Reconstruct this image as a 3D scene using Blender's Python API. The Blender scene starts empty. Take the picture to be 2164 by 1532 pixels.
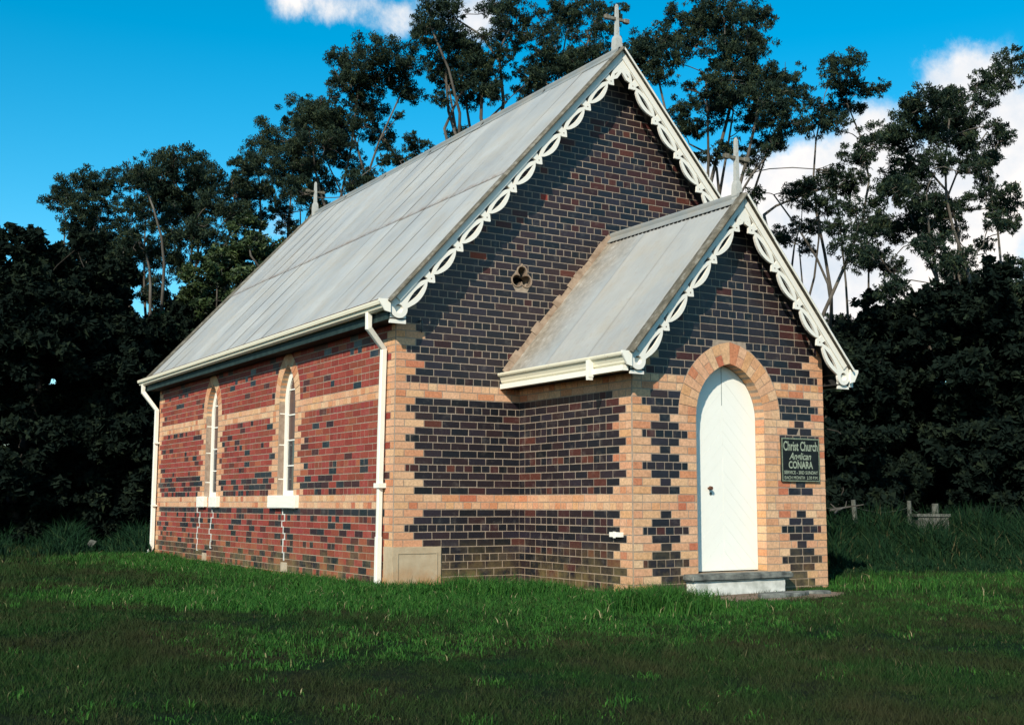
import bpy, math, random
import numpy as np
from mathutils import Vector, Matrix
from mathutils.geometry import tessellate_polygon
R = math.radians
random.seed(11); rng = np.random.default_rng(7)
sc = bpy.context.scene; COL = sc.collection

# ---------------------------------------------------------------- camera
CAM = Vector((-5.9817, -12.3433, 1.0073))
yaw, pit, rol = -0.5492, 0.1182, 0.0027
fwd = Vector((-math.sin(yaw)*math.cos(pit), math.cos(yaw)*math.cos(pit), math.sin(pit)))
rt = Vector((math.cos(yaw), math.sin(yaw), 0)); up = rt.cross(fwd)
r2 = math.cos(rol)*rt + math.sin(rol)*up; u2 = -math.sin(rol)*rt + math.cos(rol)*up
cd = bpy.data.cameras.new('camera'); cam = bpy.data.objects.new('camera', cd); COL.objects.link(cam)
m = Matrix((r2, u2, -fwd)).transposed().to_4x4(); m.translation = CAM; cam.matrix_world = m
cd.sensor_width = 36; cd.lens = 41.91; cd.clip_end = 2000; cd.clip_start = .05
sc.camera = cam

# ---------------------------------------------------------------- sun, sky, exposure
SUN_EL, SUN_AZ = R(32.5), R(230)           # azimuth measured clockwise from +Y
sd = Vector((math.sin(SUN_AZ)*math.cos(SUN_EL), math.cos(SUN_AZ)*math.cos(SUN_EL), math.sin(SUN_EL)))
sl = bpy.data.lights.new('sun', 'SUN'); sl.energy = 5.0; sl.angle = R(.5); sl.color = (1, .9, .76)
so = bpy.data.objects.new('sun', sl); COL.objects.link(so)
so.rotation_euler = sd.to_track_quat('Z', 'Y').to_euler(); so.location = (-20, -30, 30)
sc.view_settings.view_transform = 'Standard'; sc.view_settings.look = 'None'
sc.view_settings.exposure = .18; sc.view_settings.gamma = 1; sc.view_settings.use_curve_mapping = False
CLOUDS=[(0.3195,0.8617,0.3943,0.0119),(0.3432,0.8514,0.3967,0.0159),(0.3679,0.8426,0.3932,0.0167),(0.3897,0.8359,0.3866,0.0175),(0.4047,0.8319,0.3798,0.0143),(0.4181,0.8170,0.3972,0.0175),(0.4482,0.8046,0.3896,0.0198),(0.6363,0.7236,0.2674,0.0238),(0.6781,0.6974,0.2319,0.0437),(0.7078,0.6752,0.2077,0.0556),(0.7166,0.6745,0.1774,0.0437),(0.6919,0.6790,0.2455,0.0357),(0.7187,0.6431,0.2644,0.0238),(0.7198,0.6282,0.2954,0.0198),(0.7465,0.5808,0.3245,0.0238),(0.7611,0.5668,0.3155,0.0238),(0.7794,0.5522,0.2959,0.0357),(0.7879,0.5559,0.2649,0.0357),(0.7835,0.5751,0.2352,0.0397),(0.7589,0.6138,0.2175,0.0476),(0.7353,0.6459,0.2055,0.0437),(0.7247,0.6732,0.1470,0.0318),(0.7743,0.6107,0.1656,0.0556),(0.3329,0.9168,0.2205,0.0198),(0.4601,0.7986,0.3881,0.0159),]

w = bpy.data.worlds.new('World'); sc.world = w; w.use_nodes = True
nt = w.node_tree; nt.nodes.clear()
def N(t, ty, **k):
    n = t.nodes.new(ty)
    for a, b in k.items(): setattr(n, a, b)
    return n
def world():
    L = nt.links
    out = N(nt, 'ShaderNodeOutputWorld'); bg = N(nt, 'ShaderNodeBackground'); bg.inputs[1].default_value = .1
    sky = N(nt, 'ShaderNodeTexSky', sky_type='NISHITA', sun_disc=False, sun_elevation=SUN_EL, sun_rotation=SUN_AZ)
    sky.air_density = 1.0; sky.dust_density = .3; sky.ozone_density = 3
    hs = N(nt, 'ShaderNodeHueSaturation'); hs.inputs['Saturation'].default_value = 1.48; hs.inputs['Value'].default_value = 1.5
    hs.inputs['Hue'].default_value = .477
    L.new(sky.outputs[0], hs.inputs['Color'])
    tc = N(nt, 'ShaderNodeTexCoord')
    # wobbled direction
    nz = N(nt, 'ShaderNodeTexNoise'); nz.inputs['Scale'].default_value = 6; nz.inputs['Detail'].default_value = 12; nz.inputs['Roughness'].default_value = .68; nz.inputs['Distortion'].default_value = .25
    L.new(tc.outputs['Generated'], nz.inputs['Vector'])
    acc = None
    for x, y, z, rr in CLOUDS:
        d = N(nt, 'ShaderNodeVectorMath', operation='DISTANCE'); L.new(tc.outputs['Generated'], d.inputs[0]); d.inputs[1].default_value = (x, y, z)
        mr = N(nt, 'ShaderNodeMapRange', interpolation_type='SMOOTHSTEP')
        mr.inputs['From Min'].default_value = rr*2.0; mr.inputs['From Max'].default_value = 0; mr.inputs['To Max'].default_value = 1
        L.new(d.outputs['Value'], mr.inputs['Value'])
        if acc is None: acc = mr.outputs[0]
        else:
            mx = N(nt, 'ShaderNodeMath', operation='ADD'); L.new(acc, mx.inputs[0]); L.new(mr.outputs[0], mx.inputs[1]); acc = mx.outputs[0]
    # ordinary scattered cloud on the rest of the sky
    n2 = N(nt, 'ShaderNodeTexNoise'); n2.inputs['Scale'].default_value = 2.2; n2.inputs['Detail'].default_value = 5
    L.new(tc.outputs['Generated'], n2.inputs['Vector'])
    g = N(nt, 'ShaderNodeMapRange'); g.inputs['From Min'].default_value = .5; g.inputs['From Max'].default_value = .8
    L.new(n2.outputs[0], g.inputs['Value'])
    dd = N(nt, 'ShaderNodeVectorMath', operation='DOT_PRODUCT'); L.new(tc.outputs['Generated'], dd.inputs[0]); dd.inputs[1].default_value = fwd
    om = N(nt, 'ShaderNodeMapRange'); om.inputs['From Min'].default_value = .82; om.inputs['From Max'].default_value = .6; L.new(dd.outputs['Value'], om.inputs['Value'])
    gm = N(nt, 'ShaderNodeMath', operation='MULTIPLY'); L.new(g.outputs[0], gm.inputs[0]); L.new(om.outputs[0], gm.inputs[1])
    ad = N(nt, 'ShaderNodeMath', operation='ADD'); L.new(acc, ad.inputs[0]); L.new(gm.outputs[0], ad.inputs[1])
    # erode with noise
    e = N(nt, 'ShaderNodeMath', operation='MULTIPLY_ADD'); L.new(nz.outputs[0], e.inputs[0]); e.inputs[1].default_value = 5.2; e.inputs[2].default_value = -2.95
    s = N(nt, 'ShaderNodeMath', operation='ADD'); L.new(ad.outputs[0], s.inputs[0]); L.new(e.outputs[0], s.inputs[1])
    f = N(nt, 'ShaderNodeMapRange', interpolation_type='SMOOTHSTEP'); f.inputs['From Min'].default_value = .05; f.inputs['From Max'].default_value = 1.25; L.new(s.outputs[0], f.inputs['Value'])
    gt = N(nt, 'ShaderNodeMapRange', interpolation_type='SMOOTHSTEP'); gt.inputs['From Min'].default_value = .0; gt.inputs['From Max'].default_value = .4; L.new(ad.outputs[0], gt.inputs['Value'])
    fm = N(nt, 'ShaderNodeMath', operation='MULTIPLY'); L.new(f.outputs[0], fm.inputs[0]); L.new(gt.outputs[0], fm.inputs[1])
    cm = N(nt, 'ShaderNodeMixRGB'); L.new(fm.outputs[0], cm.inputs[0]); L.new(hs.outputs[0], cm.inputs[1])
    cn = N(nt, 'ShaderNodeTexNoise'); cn.inputs['Scale'].default_value = 11; cn.inputs['Detail'].default_value = 8; cn.inputs['Roughness'].default_value = .6; L.new(tc.outputs['Generated'], cn.inputs['Vector'])
    cr = N(nt, 'ShaderNodeMapRange'); cr.inputs['From Min'].default_value = .35; cr.inputs['From Max'].default_value = .62; L.new(cn.outputs[0], cr.inputs['Value'])
    cc = N(nt, 'ShaderNodeMixRGB'); L.new(cr.outputs[0], cc.inputs[0]); cc.inputs[1].default_value = (6.3, 7.1, 8.0, 1); cc.inputs[2].default_value = (10., 9.4, 8.9, 1)
    L.new(cc.outputs[0], cm.inputs[2])
    L.new(cm.outputs[0], bg.inputs[0]); L.new(bg.outputs[0], out.inputs[0])
world()
try:
    sc.cycles.max_bounces = 6; sc.cycles.diffuse_bounces = 3
except Exception: pass

# ---------------------------------------------------------------- helpers
def link(o, parent=None):
    COL.objects.link(o)
    if parent: o.parent = parent
    return o
def tag(o, label=None, cat=None, group=None, kind=None):
    for k, v in (('label', label), ('category', cat), ('group', group), ('kind', kind)):
        if v: o[k] = v
    return o
def empty(name, loc, **k):
    o = bpy.data.objects.new(name, None); o.location = loc; o.empty_display_size = .3; link(o); return tag(o, **k)
def mesh(name, V, F, mats, mi=None, attr=None):
    me = bpy.data.meshes.new(name); me.from_pydata([tuple(v) for v in V], [], F)
    for a in (mats if isinstance(mats, (list, tuple)) else [mats]): me.materials.append(a)
    if mi is not None: me.polygons.foreach_set('material_index', np.array(mi, dtype=np.int32))
    if attr is not None:
        at = me.attributes.new('rnd', 'FLOAT', 'FACE'); at.data.foreach_set('value', np.array(attr, dtype=np.float32))
    me.update(); return me
def fast_mesh(name, V, F, mat, fattr=None, smooth=False):
    """V (n,3) float array, F (m,k) int array"""
    me = bpy.data.meshes.new(name); k = F.shape[1]
    me.vertices.add(len(V)); me.vertices.foreach_set('co', np.asarray(V, dtype=np.float32).ravel())
    me.loops.add(F.size); me.loops.foreach_set('vertex_index', F.astype(np.int32).ravel())
    me.polygons.add(len(F)); me.polygons.foreach_set('loop_start', np.arange(0, F.size, k, dtype=np.int32))
    me.polygons.foreach_set('loop_total', np.full(len(F), k, dtype=np.int32))
    if fattr is not None:
        at = me.attributes.new('rnd', 'FLOAT', 'FACE'); at.data.foreach_set('value', np.asarray(fattr, dtype=np.float32))
    me.materials.append(mat)
    me.polygons.foreach_set('use_smooth', np.full(len(F), smooth, dtype=bool))
    me.update(calc_edges=True); return me
def obj(name, me, parent=None, loc=None):
    o = bpy.data.objects.new(name, me)
    if loc is not None: o.location = loc
    return link(o, parent)
class MB:
    def __init__(s): s.V = []; s.F = []; s.mi = []; s.at = []
    def add(s, V, F, mi=0, at=0.):
        b = len(s.V); s.V += [tuple(v) for v in V]; s.F += [tuple(i+b for i in f) for f in F]
        s.mi += [mi]*len(F); s.at += [at]*len(F)
    def box(s, a, b, mi=0, at=0.):
        x0, y0, z0 = a; x1, y1, z1 = b
        s.add([(x0,y0,z0),(x1,y0,z0),(x1,y1,z0),(x0,y1,z0),(x0,y0,z1),(x1,y0,z1),(x1,y1,z1),(x0,y1,z1)],
              [(0,3,2,1),(4,5,6,7),(0,1,5,4),(1,2,6,5),(2,3,7,6),(3,0,4,7)], mi, at)
    def prism(s, P0, P1, mi=0, at=0.):
        """two matching loops of 3-D points -> closed prism"""
        n = len(P0)
        s.add(list(P0)+list(P1), [tuple(range(n))[::-1], tuple(range(n, 2*n))]+[(i, (i+1) % n, n+(i+1) % n, n+i) for i in range(n)], mi, at)
    def tube(s, pts, rads, seg=8, mi=0, at=0., caps=True):
        pts = [Vector(p) for p in pts]; n = len(pts); V = []; F = []
        ref = Vector((0, 0, 1)) if abs((pts[-1]-pts[0]).normalized().z) < .9 else Vector((1, 0, 0))
        for i, p in enumerate(pts):
            d = (pts[min(i+1, n-1)]-pts[max(i-1, 0)]).normalized()
            a = d.cross(ref).normalized(); b = d.cross(a)
            r = rads[i] if isinstance(rads, (list, tuple)) else rads
            for k in range(seg):
                t = 2*math.pi*(k+.5)/seg; V.append(p+a*math.cos(t)*r+b*math.sin(t)*r)
        for i in range(n-1):
            for k in range(seg):
                F.append((i*seg+k, i*seg+(k+1) % seg, (i+1)*seg+(k+1) % seg, (i+1)*seg+k))
        if caps: F += [tuple(range(seg))[::-1], tuple(range((n-1)*seg, n*seg))]
        s.add(V, F, mi, at)
    def build(s, name, mats, parent=None, smooth=False, attr=True):
        me = mesh(name, s.V, s.F, mats, s.mi, s.at if attr else None)
        if smooth: me.polygons.foreach_set('use_smooth', [True]*len(me.polygons))
        return obj(name, me, parent)
def bevel(o, wdt, seg=2):
    b = o.modifiers.new('bevel', 'BEVEL'); b.width = wdt; b.segments = seg; b.limit_method = 'ANGLE'; return o
def holed(outer, holes, to3, thick, mb, mi=0):
    """2-D polygon with holes extruded from depth 0 to depth `thick`; to3(a, b, d) -> point"""
    loops = [outer]+holes
    tris = tessellate_polygon([[Vector((x, y, 0)) for x, y in l] for l in loops])
    flat = [p for l in loops for p in l]; n = len(flat)
    V = [to3(x, y, 0) for x, y in flat]+[to3(x, y, thick) for x, y in flat]
    F = [tuple(t) for t in tris]+[tuple(i+n for i in t)[::-1] for t in tris]
    b = 0
    for l in loops:
        k = len(l); F += [(b+i, b+(i+1) % k, n+b+(i+1) % k, n+b+i) for i in range(k)]; b += k
    mb.add(V, F, mi)

# ---------------------------------------------------------------- materials
def mat(name, rough=.8, spec=.3, metal=0.):
    m = bpy.data.materials.new(name); m.use_nodes = True; t = m.node_tree
    b = t.nodes['Principled BSDF']; b.inputs['Roughness'].default_value = rough; b.inputs['Metallic'].default_value = metal
    b.inputs['Specular IOR Level'].default_value = spec
    return m, t, b, t.links
def ramp(t, stops, fac=None, mode='LINEAR'):
    r = N(t, 'ShaderNodeValToRGB'); r.color_ramp.interpolation = mode
    while len(r.color_ramp.elements) < len(stops): r.color_ramp.elements.new(.5)
    for e, (p, c) in zip(r.color_ramp.elements, stops): e.position = p; e.color = (c[0], c[1], c[2], 1)
    if fac is not None: t.links.new(fac, r.inputs[0])
    return r.outputs[0]
def noise(t, scale, detail=4, rough=.55, co='Object', dist=0., dim=None):
    tc = N(t, 'ShaderNodeTexCoord'); n = N(t, 'ShaderNodeTexNoise'); n.inputs['Scale'].default_value = scale
    n.inputs['Detail'].default_value = detail; n.inputs['Roughness'].default_value = rough; n.inputs['Distortion'].default_value = dist
    if co == 'World':
        g = N(t, 'ShaderNodeNewGeometry'); v = g.outputs['Position']
    else: v = tc.outputs[co]
    if dim is not None:
        mp = N(t, 'ShaderNodeMapping'); mp.inputs['Scale'].default_value = dim; t.links.new(v, mp.inputs[0]); v = mp.outputs[0]
    t.links.new(v, n.inputs['Vector']); return n.outputs[0]
def mixc(t, fac, a, b, mode='MIX'):
    m = N(t, 'ShaderNodeMixRGB', blend_type=mode)
    for i, x in enumerate((fac, a, b)):
        if hasattr(x, 'links'): t.links.new(x, m.inputs[i])
        else: m.inputs[i].default_value = x if i == 0 else (x[0], x[1], x[2], 1)
    return m.outputs[0]
def math_(t, op, a, b=None, clamp=False):
    m = N(t, 'ShaderNodeMath', operation=op, use_clamp=clamp)
    for i, x in enumerate((a, b)):
        if x is None: continue
        if hasattr(x, 'links'): t.links.new(x, m.inputs[i])
        else: m.inputs[i].default_value = x
    return m.outputs[0]
def rng01(t, x, lo, hi):
    m = N(t, 'ShaderNodeMapRange'); m.inputs['From Min'].default_value = lo; m.inputs['From Max'].default_value = hi
    t.links.new(x, m.inputs['Value']); return m.outputs[0]
def bump(t, b, h, strength=.3, dist=.01):
    n = N(t, 'ShaderNodeBump'); n.inputs['Strength'].default_value = strength; n.inputs['Distance'].default_value = dist
    t.links.new(h, n.inputs['Height']); t.links.new(n.outputs[0], b.inputs['Normal'])
def rnd(t):
    a = N(t, 'ShaderNodeAttribute', attribute_name='rnd'); o = N(t, 'ShaderNodeObjectInfo')
    return math_(t, 'FRACT', math_(t, 'ADD', a.outputs['Fac'], o.outputs['Random']))
def low(t, z0, z1):
    g = N(t, 'ShaderNodeNewGeometry'); s = N(t, 'ShaderNodeSeparateXYZ'); t.links.new(g.outputs['Position'], s.inputs[0])
    return rng01(t, s.outputs['Z'], z1, z0)
M = {}
def brick_mat(name, stops, rough, spec, stain=(.30,.22,.08)):
    m, t, b, L = mat(name, rough, spec); r = rnd(t)
    c = ramp(t, stops, r, 'LINEAR')
    n1 = noise(t, 38, 5, .65, 'World'); c = mixc(t, .55, c, ramp(t, [(.25,(.42,.42,.42)),(.75,(1.5,1.5,1.5))], n1), 'MULTIPLY')
    n2 = noise(t, 7, 4, .6, 'World')
    c = mixc(t, math_(t, 'MULTIPLY', rng01(t, n2, .56, .72), .09), c, (.42,.38,.32))          # pale bloom
    n3 = noise(t, 3.2, 6, .7, 'World')
    f = math_(t, 'MULTIPLY', math_(t, 'MULTIPLY', low(t, .0, .62), rng01(t, n3, .4, .62)), .6)
    c = mixc(t, f, c, stain)
    L.new(c, b.inputs['Base Color']); bump(t, b, n1, .35, .006); M[name] = m
brick_mat('brick_dark', [(0,(.005,.006,.008)),(.2,(.009,.010,.015)),(.42,(.018,.011,.014)),(.6,(.008,.008,.012)),(.78,(.029,.014,.014)),(.92,(.019,.015,.023)),(1,(.006,.006,.008))], .42, .5)
brick_mat('brick_brown', [(0,(.022,.010,.012)),(.35,(.040,.014,.014)),(.7,(.065,.019,.015)),(.9,(.10,.030,.018)),(1,(.035,.015,.018))], .6, .35)
brick_mat('brick_red', [(0,(.19,.034,.024)),(.2,(.26,.044,.030)),(.4,(.20,.050,.026)),(.6,(.28,.056,.038)),(.8,(.24,.040,.034)),(.93,(.32,.095,.045)),(1,(.15,.030,.022))], .75, .25)
brick_mat('brick_cream', [(0,(.56,.30,.14)),(.12,(.64,.41,.24)),(.3,(.55,.29,.16)),(.42,(.63,.38,.23)),(.55,(.56,.27,.15)),(.68,(.62,.41,.24)),(.8,(.50,.20,.10)),(.86,(.60,.33,.16)),(.95,(.44,.14,.075)),(1,(.58,.34,.18))], .85, .2)
m, t, b, L = mat('mortar', .95, .1)
n = noise(t, 22, 5, .6, 'World'); c = ramp(t, [(.3,(.25,.195,.145)),(.7,(.37,.30,.23))], n)
c = mixc(t, math_(t, 'MULTIPLY', low(t, .0, .7), .5), c, (.30,.20,.10)); L.new(c, b.inputs['Base Color']); bump(t, b, noise(t, 90, 3, .6, 'World'), .4, .004); M['mortar'] = m
def simple(name, c0, c1, rough=.7, spec=.3, sc_=8, lo=.35, hi=.65, bm=.15, bs=60, co='World', metal=0., det=5):
    m, t, b, L = mat(name, rough, spec, metal)
    L.new(ramp(t, [(lo, c0), (hi, c1)], noise(t, sc_, det, .6, co)), b.inputs['Base Color'])
    if bm: bump(t, b, noise(t, bs, 4, .6, co), bm, .004)
    M[name] = m; return m, t, b, L
# white paint with wear
def paint(name, base, wear, lo, hi, rough=.5, sc_=26):
    m, t, b, L = mat(name, rough, .35)
    n1 = noise(t, sc_, 7, .7, 'World'); n2 = noise(t, 3, 4, .6, 'World')
    c = mixc(t, math_(t, 'MULTIPLY', rng01(t, n2, .3, .7), .10), base, (base[0]*.75, base[1]*.72, base[2]*.6))
    c = mixc(t, rng01(t, n1, lo, hi), c, wear); L.new(c, b.inputs['Base Color']); bump(t, b, n1, .12, .003); M[name] = m
paint('paint_white', (.80,.78,.68), (.30,.24,.17), .70, .80)
paint('paint_lace', (.74,.72,.64), (.22,.20,.18), .66, .78)
paint('paint_weather', (.42,.42,.38), (.16,.15,.12), .55, .72)
paint('paint_door', (.82,.82,.74), (.40,.36,.28), .70, .80)
paint('paint_cream', (.72,.68,.52), (.30,.17,.08), .62, .74)
simple('fascia_green_shade', (.008,.020,.018), (.022,.042,.038), .7)  # green paint, darkened to carry the gutter's shadow in its colour
simple('soffit_shade', (.012,.012,.012), (.03,.028,.025), .9)  # near black, the eave shade is put into the colour
simple('shade_black', (.003,.003,.003), (.006,.006,.006), 1, .0, bm=0)  # black that stands in for shade
simple('reveal', (.22,.16,.12), (.34,.26,.20), .9, .1, 12)
simple('cement', (.20,.14,.095), (.33,.25,.18), .95, .1, 9, bm=.6, bs=30)
simple('rusty_iron', (.07,.03,.02), (.16,.07,.035), .8)
simple('dark_metal', (.03,.05,.05), (.07,.09,.09), .5)
simple('slab_grey', (.06,.065,.06), (.22,.23,.20), .9, .2, 9, .35, .7, .4, 40)
simple('step_white', (.42,.43,.38), (.66,.66,.60), .9, .2, 6, .35, .6, .3, 40)
simple('sandstone', (.36,.27,.17), (.47,.41,.31), .95, .1, 5, .3, .7, .35, 60)
simple('post_wood_shaded', (.06,.065,.055), (.13,.135,.115), .9, .1, 14)  # grey wood, darkened so the shade sits in its colour
# foundation stone with a rusty damp foot
m, t, b, L = mat('date_stone', .95, .1)
c = ramp(t, [(.3,(.36,.28,.18)),(.7,(.45,.37,.25))], noise(t, 7, 5, .6, 'World'))
f = math_(t, 'MULTIPLY', math_(t, 'ADD', low(t, .02, .36), 0), rng01(t, noise(t, 5, 4, .6, 'World'), .35, .6))
c = mixc(t, math_(t, 'MULTIPLY', f, 1.0), c, (.38,.18,.06)); L.new(c, b.inputs['Base Color']); bump(t, b, noise(t, 45, 4, .6, 'World'), .35, .004); M['date_stone'] = m
# galvanised roof iron
def iron(name, tint=(1,1,1), lich=.42):
    m, t, b, L = mat(name, .6, .3, .0)
    n1 = noise(t, 1.6, 5, .6, 'World', dim=(1, 1, .35)); n2 = noise(t, 11, 6, .7, 'World'); n3 = noise(t, 2.3, 6, .65, 'World')
    c = ramp(t, [(.3,(.30*tint[0],.315*tint[1],.31*tint[2])),(.7,(.41*tint[0],.41*tint[1],.38*tint[2]))], n1)
    o = N(t, 'ShaderNodeObjectInfo'); v = math_(t, 'ADD', math_(t, 'MULTIPLY', o.outputs['Random'], .14), .92)
    cb = N(t, 'ShaderNodeCombineXYZ'); [L.new(v, cb.inputs[i]) for i in range(3)]
    c = mixc(t, 1., c, cb.outputs[0], 'MULTIPLY')
    c = mixc(t, math_(t, 'MULTIPLY', rng01(t, n3, .45, .70), .42), c, (.36,.31,.23))
    c = mixc(t, math_(t, 'MULTIPLY', rng01(t, n2, .56, .72), lich), c, (.30,.25,.18))
    a = N(t, 'ShaderNodeAttribute', attribute_name='edge')
    c = mixc(t, math_(t, 'MULTIPLY', math_(t, 'MULTIPLY', a.outputs['Fac'], rng01(t, n2, .38, .6)), .8), c, (.17,.10,.06))
    L.new(c, b.inputs['Base Color']); bump(t, b, n2, .08, .004); M[name] = m
iron('roof_iron'); 
iron('ridge_iron', (.62,.66,.68), .5)
m, t, b, L = mat('capping_lichen', .85, .15)
n2 = noise(t, 9, 7, .7, 'World'); c = ramp(t, [(.30,(.055,.055,.042)),(.52,(.13,.115,.085)),(.72,(.27,.26,.22))], n2)
L.new(c, b.inputs['Base Color']); bump(t, b, n2, .3, .006); M['capping_lichen'] = m
# lichened strip of porch iron beside the gable wall
m, t, b, L = mat('roof_iron_lichen', .7, .2, .05)
g = N(t, 'ShaderNodeNewGeometry'); s = N(t, 'ShaderNodeSeparateXYZ'); L.new(g.outputs['Position'], s.inputs[0])
near = rng01(t, math_(t, 'ADD', s.outputs['Y'], math_(t, 'MULTIPLY', noise(t, 1.3, 3, .6, 'World'), 1.1)), -.42, .42)
c = ramp(t, [(.3,(.30,.335,.345)),(.7,(.38,.405,.405))], noise(t, 1.6, 5, .6, 'World'))
c2 = ramp(t, [(.3,(.15,.13,.10)),(.5,(.27,.24,.19)),(.62,(.34,.31,.26)),(.72,(.60,.58,.52))], noise(t, 9, 7, .7, 'World'))
c = mixc(t, near, c, c2); L.new(c, b.inputs['Base Color']); M['roof_iron_lichen'] = m
# glass
def glass(name, col, rough=.08):
    m, t, b, L = mat(name, rough, .6); b.inputs['Base Color'].default_value = (*col, 1); bump(t, b, noise(t, 3, 2, .5, 'World'), .1, .01); M[name] = m
glass('pane_dark', (.012,.02,.03)); glass('pane_brown', (.075,.03,.022), .3)
m, t, b, L = mat('sign_black', .6, .3)
L.new(ramp(t, [(.3,(.003,.004,.004)),(.7,(.010,.012,.012))], noise(t, 9, 4, .6)), b.inputs['Base Color']); M['sign_black'] = m
simple('sign_letter', (.20,.24,.17), (.34,.38,.28), .6, .3, 40, bm=0)
simple('sign_border', (.10,.13,.09), (.22,.26,.18), .6, .3, 30, bm=0)
# plants
def leaf(name, stops, rough=.55, spec=.25, trans=.0):
    m, t, b, L = mat(name, rough, spec); a = N(t, 'ShaderNodeAttribute', attribute_name='rnd')
    c = ramp(t, stops, a.outputs['Fac']); L.new(c, b.inputs['Base Color'])
    M[name] = m; return m, t, b, L, c
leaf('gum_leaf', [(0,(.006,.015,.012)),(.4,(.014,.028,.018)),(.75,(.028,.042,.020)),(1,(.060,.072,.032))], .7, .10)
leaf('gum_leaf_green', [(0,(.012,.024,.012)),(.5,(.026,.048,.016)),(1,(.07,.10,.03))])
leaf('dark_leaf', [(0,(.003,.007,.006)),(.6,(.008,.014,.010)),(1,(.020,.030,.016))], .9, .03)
m, t, b, L = mat('gum_bark', .9, .15)
L.new(ramp(t, [(.3,(.05,.042,.034)),(.55,(.10,.09,.075)),(.75,(.19,.18,.155))], noise(t, 2.5, 6, .65, 'World', dim=(1,1,.4))), b.inputs['Base Color']); M['gum_bark'] = m
simple('dark_bark', (.02,.018,.015), (.05,.045,.038), .95, .1, 6)
m, t, b, L = mat('grass_blade', .8, .05)
a = N(t, 'ShaderNodeAttribute', attribute_name='rnd')
c = ramp(t, [(0,(.006,.020,.006)),(.45,(.012,.038,.009)),(.75,(.024,.058,.014)),(.9,(.038,.058,.021)),(1,(.10,.088,.045))], a.outputs['Fac'])
n1 = noise(t, .75, 5, .6, 'World'); c = mixc(t, rng01(t, n1, .42, .64), c, (.024,.030,.012)); c = mixc(t, math_(t, 'MULTIPLY', rng01(t, noise(t, 3.1, 4, .65, 'World'), .5, .75), .5), c, (.055,.048,.024))
L.new(c, b.inputs['Base Color']); M['grass_blade'] = m
m, t, b, L = mat('grass_tall', .75, .08)
a = N(t, 'ShaderNodeAttribute', attribute_name='rnd')
L.new(ramp(t, [(0,(.009,.038,.008)),(.4,(.018,.072,.012)),(.75,(.038,.118,.018)),(.9,(.06,.12,.03)),(.96,(.12,.14,.05)),(1,(.26,.22,.12))], a.outputs['Fac']), b.inputs['Base Color']); M['grass_tall'] = m
m, t, b, L = mat('soil_grass', .95, .05)
n1 = noise(t, .75, 5, .6, 'World'); n2 = noise(t, 26, 6, .7, 'World')
c = mixc(t, rng01(t, n1, .44, .66), (.007,.018,.007), (.018,.018,.010)); c = mixc(t, .8, c, ramp(t, [(.3,(.35,.35,.35)),(.7,(1.5,1.5,1.5))], n2), 'MULTIPLY')
L.new(c, b.inputs['Base Color']); bump(t, b, n2, .8, .03); M['soil_grass'] = m
m, t, b, L = mat('dirt_path', .95, .05)
L.new(ramp(t, [(.3,(.10,.07,.045)),(.5,(.19,.14,.10)),(.7,(.26,.21,.17))], noise(t, 14, 6, .7, 'World')), b.inputs['Base Color']); bump(t, b, noise(t, 30, 5, .7, 'World'), .8, .02); M['dirt_path'] = m
leaf('weed', [(0,(.004,.014,.008)),(.5,(.009,.030,.012)),(.9,(.028,.048,.018)),(1,(.10,.085,.04))], .8, .05)
# ---------------------------------------------------------------- ground
def gz(x, y):
    d = np.maximum(0, -np.asarray(y, dtype=float)-2.4)
    base = .02-.052*d*d/(d+1.2)
    xx = np.asarray(x, dtype=float)
    return base+.02*np.sin(xx*.9+1.3)*np.cos(np.asarray(y)*.7)+.012*np.sin(xx*2.3)*np.sin(np.asarray(y)*1.9+.5)
def ground():
    xs = np.concatenate([np.linspace(-600, -30, 20), np.linspace(-29, 45, 260), np.linspace(46, 600, 20)])
    ys = np.concatenate([np.linspace(-300, -26, 14), np.linspace(-25, 40, 260), np.linspace(41, 700, 20)])
    X, Y = np.meshgrid(xs, ys); Z = gz(X, np.maximum(Y, -25))
    V = np.stack([X, Y, Z], -1).reshape(-1, 3); nx = len(xs); i, j = np.meshgrid(np.arange(nx-1), np.arange(len(ys)-1)); a = (j*nx+i).ravel()
    F = np.stack([a, a+1, a+nx+1, a+nx], -1)
    tag(obj('ground', fast_mesh('ground', V, F, M['soil_grass'], smooth=True)), kind='structure')
ground()
# ---------------------------------------------------------------- church dimensions (metres)
C = .086; HB = .119
W, LN = 6.136, 10.05; ZA, OV, EV = 6.916, .284, .2388
XP, DP, PW = 1.6762, 2.2733, 2.8253; XC = XP+PW/2; PZA, PO, PE = 4.469, .2373, .2115
MN = (ZA-3.2615)/(W/2+EV); MP = (PZA-2.5637)/(PW/2+PE)
def zr(x): return ZA-abs(x-W/2)*MN
def zp(x): return PZA-abs(x-XC)*MP
church = empty('church', (W/2, 0, 0), label='small gabled church of patterned dark, red and cream brick with white barge lace', cat='church')
church['category'] = 'church'
CH = Matrix.Translation(Vector((W/2, 0, 0))).inverted()
_obj = obj
def part(name, me, parent=None):
    """child of the church (or of one of its parts); mesh given in world coordinates"""
    o = _obj(name, me, parent or church)
    if parent is None: o.location = (-W/2, 0, 0)
    return o
def pbuild(mb, name, mats, parent=None, smooth=False):
    me = mesh(name, mb.V, mb.F, mats, mb.mi, mb.at)
    if smooth: me.polygons.foreach_set('use_smooth', [True]*len(me.polygons))
    return part(name, me, parent)

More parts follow.
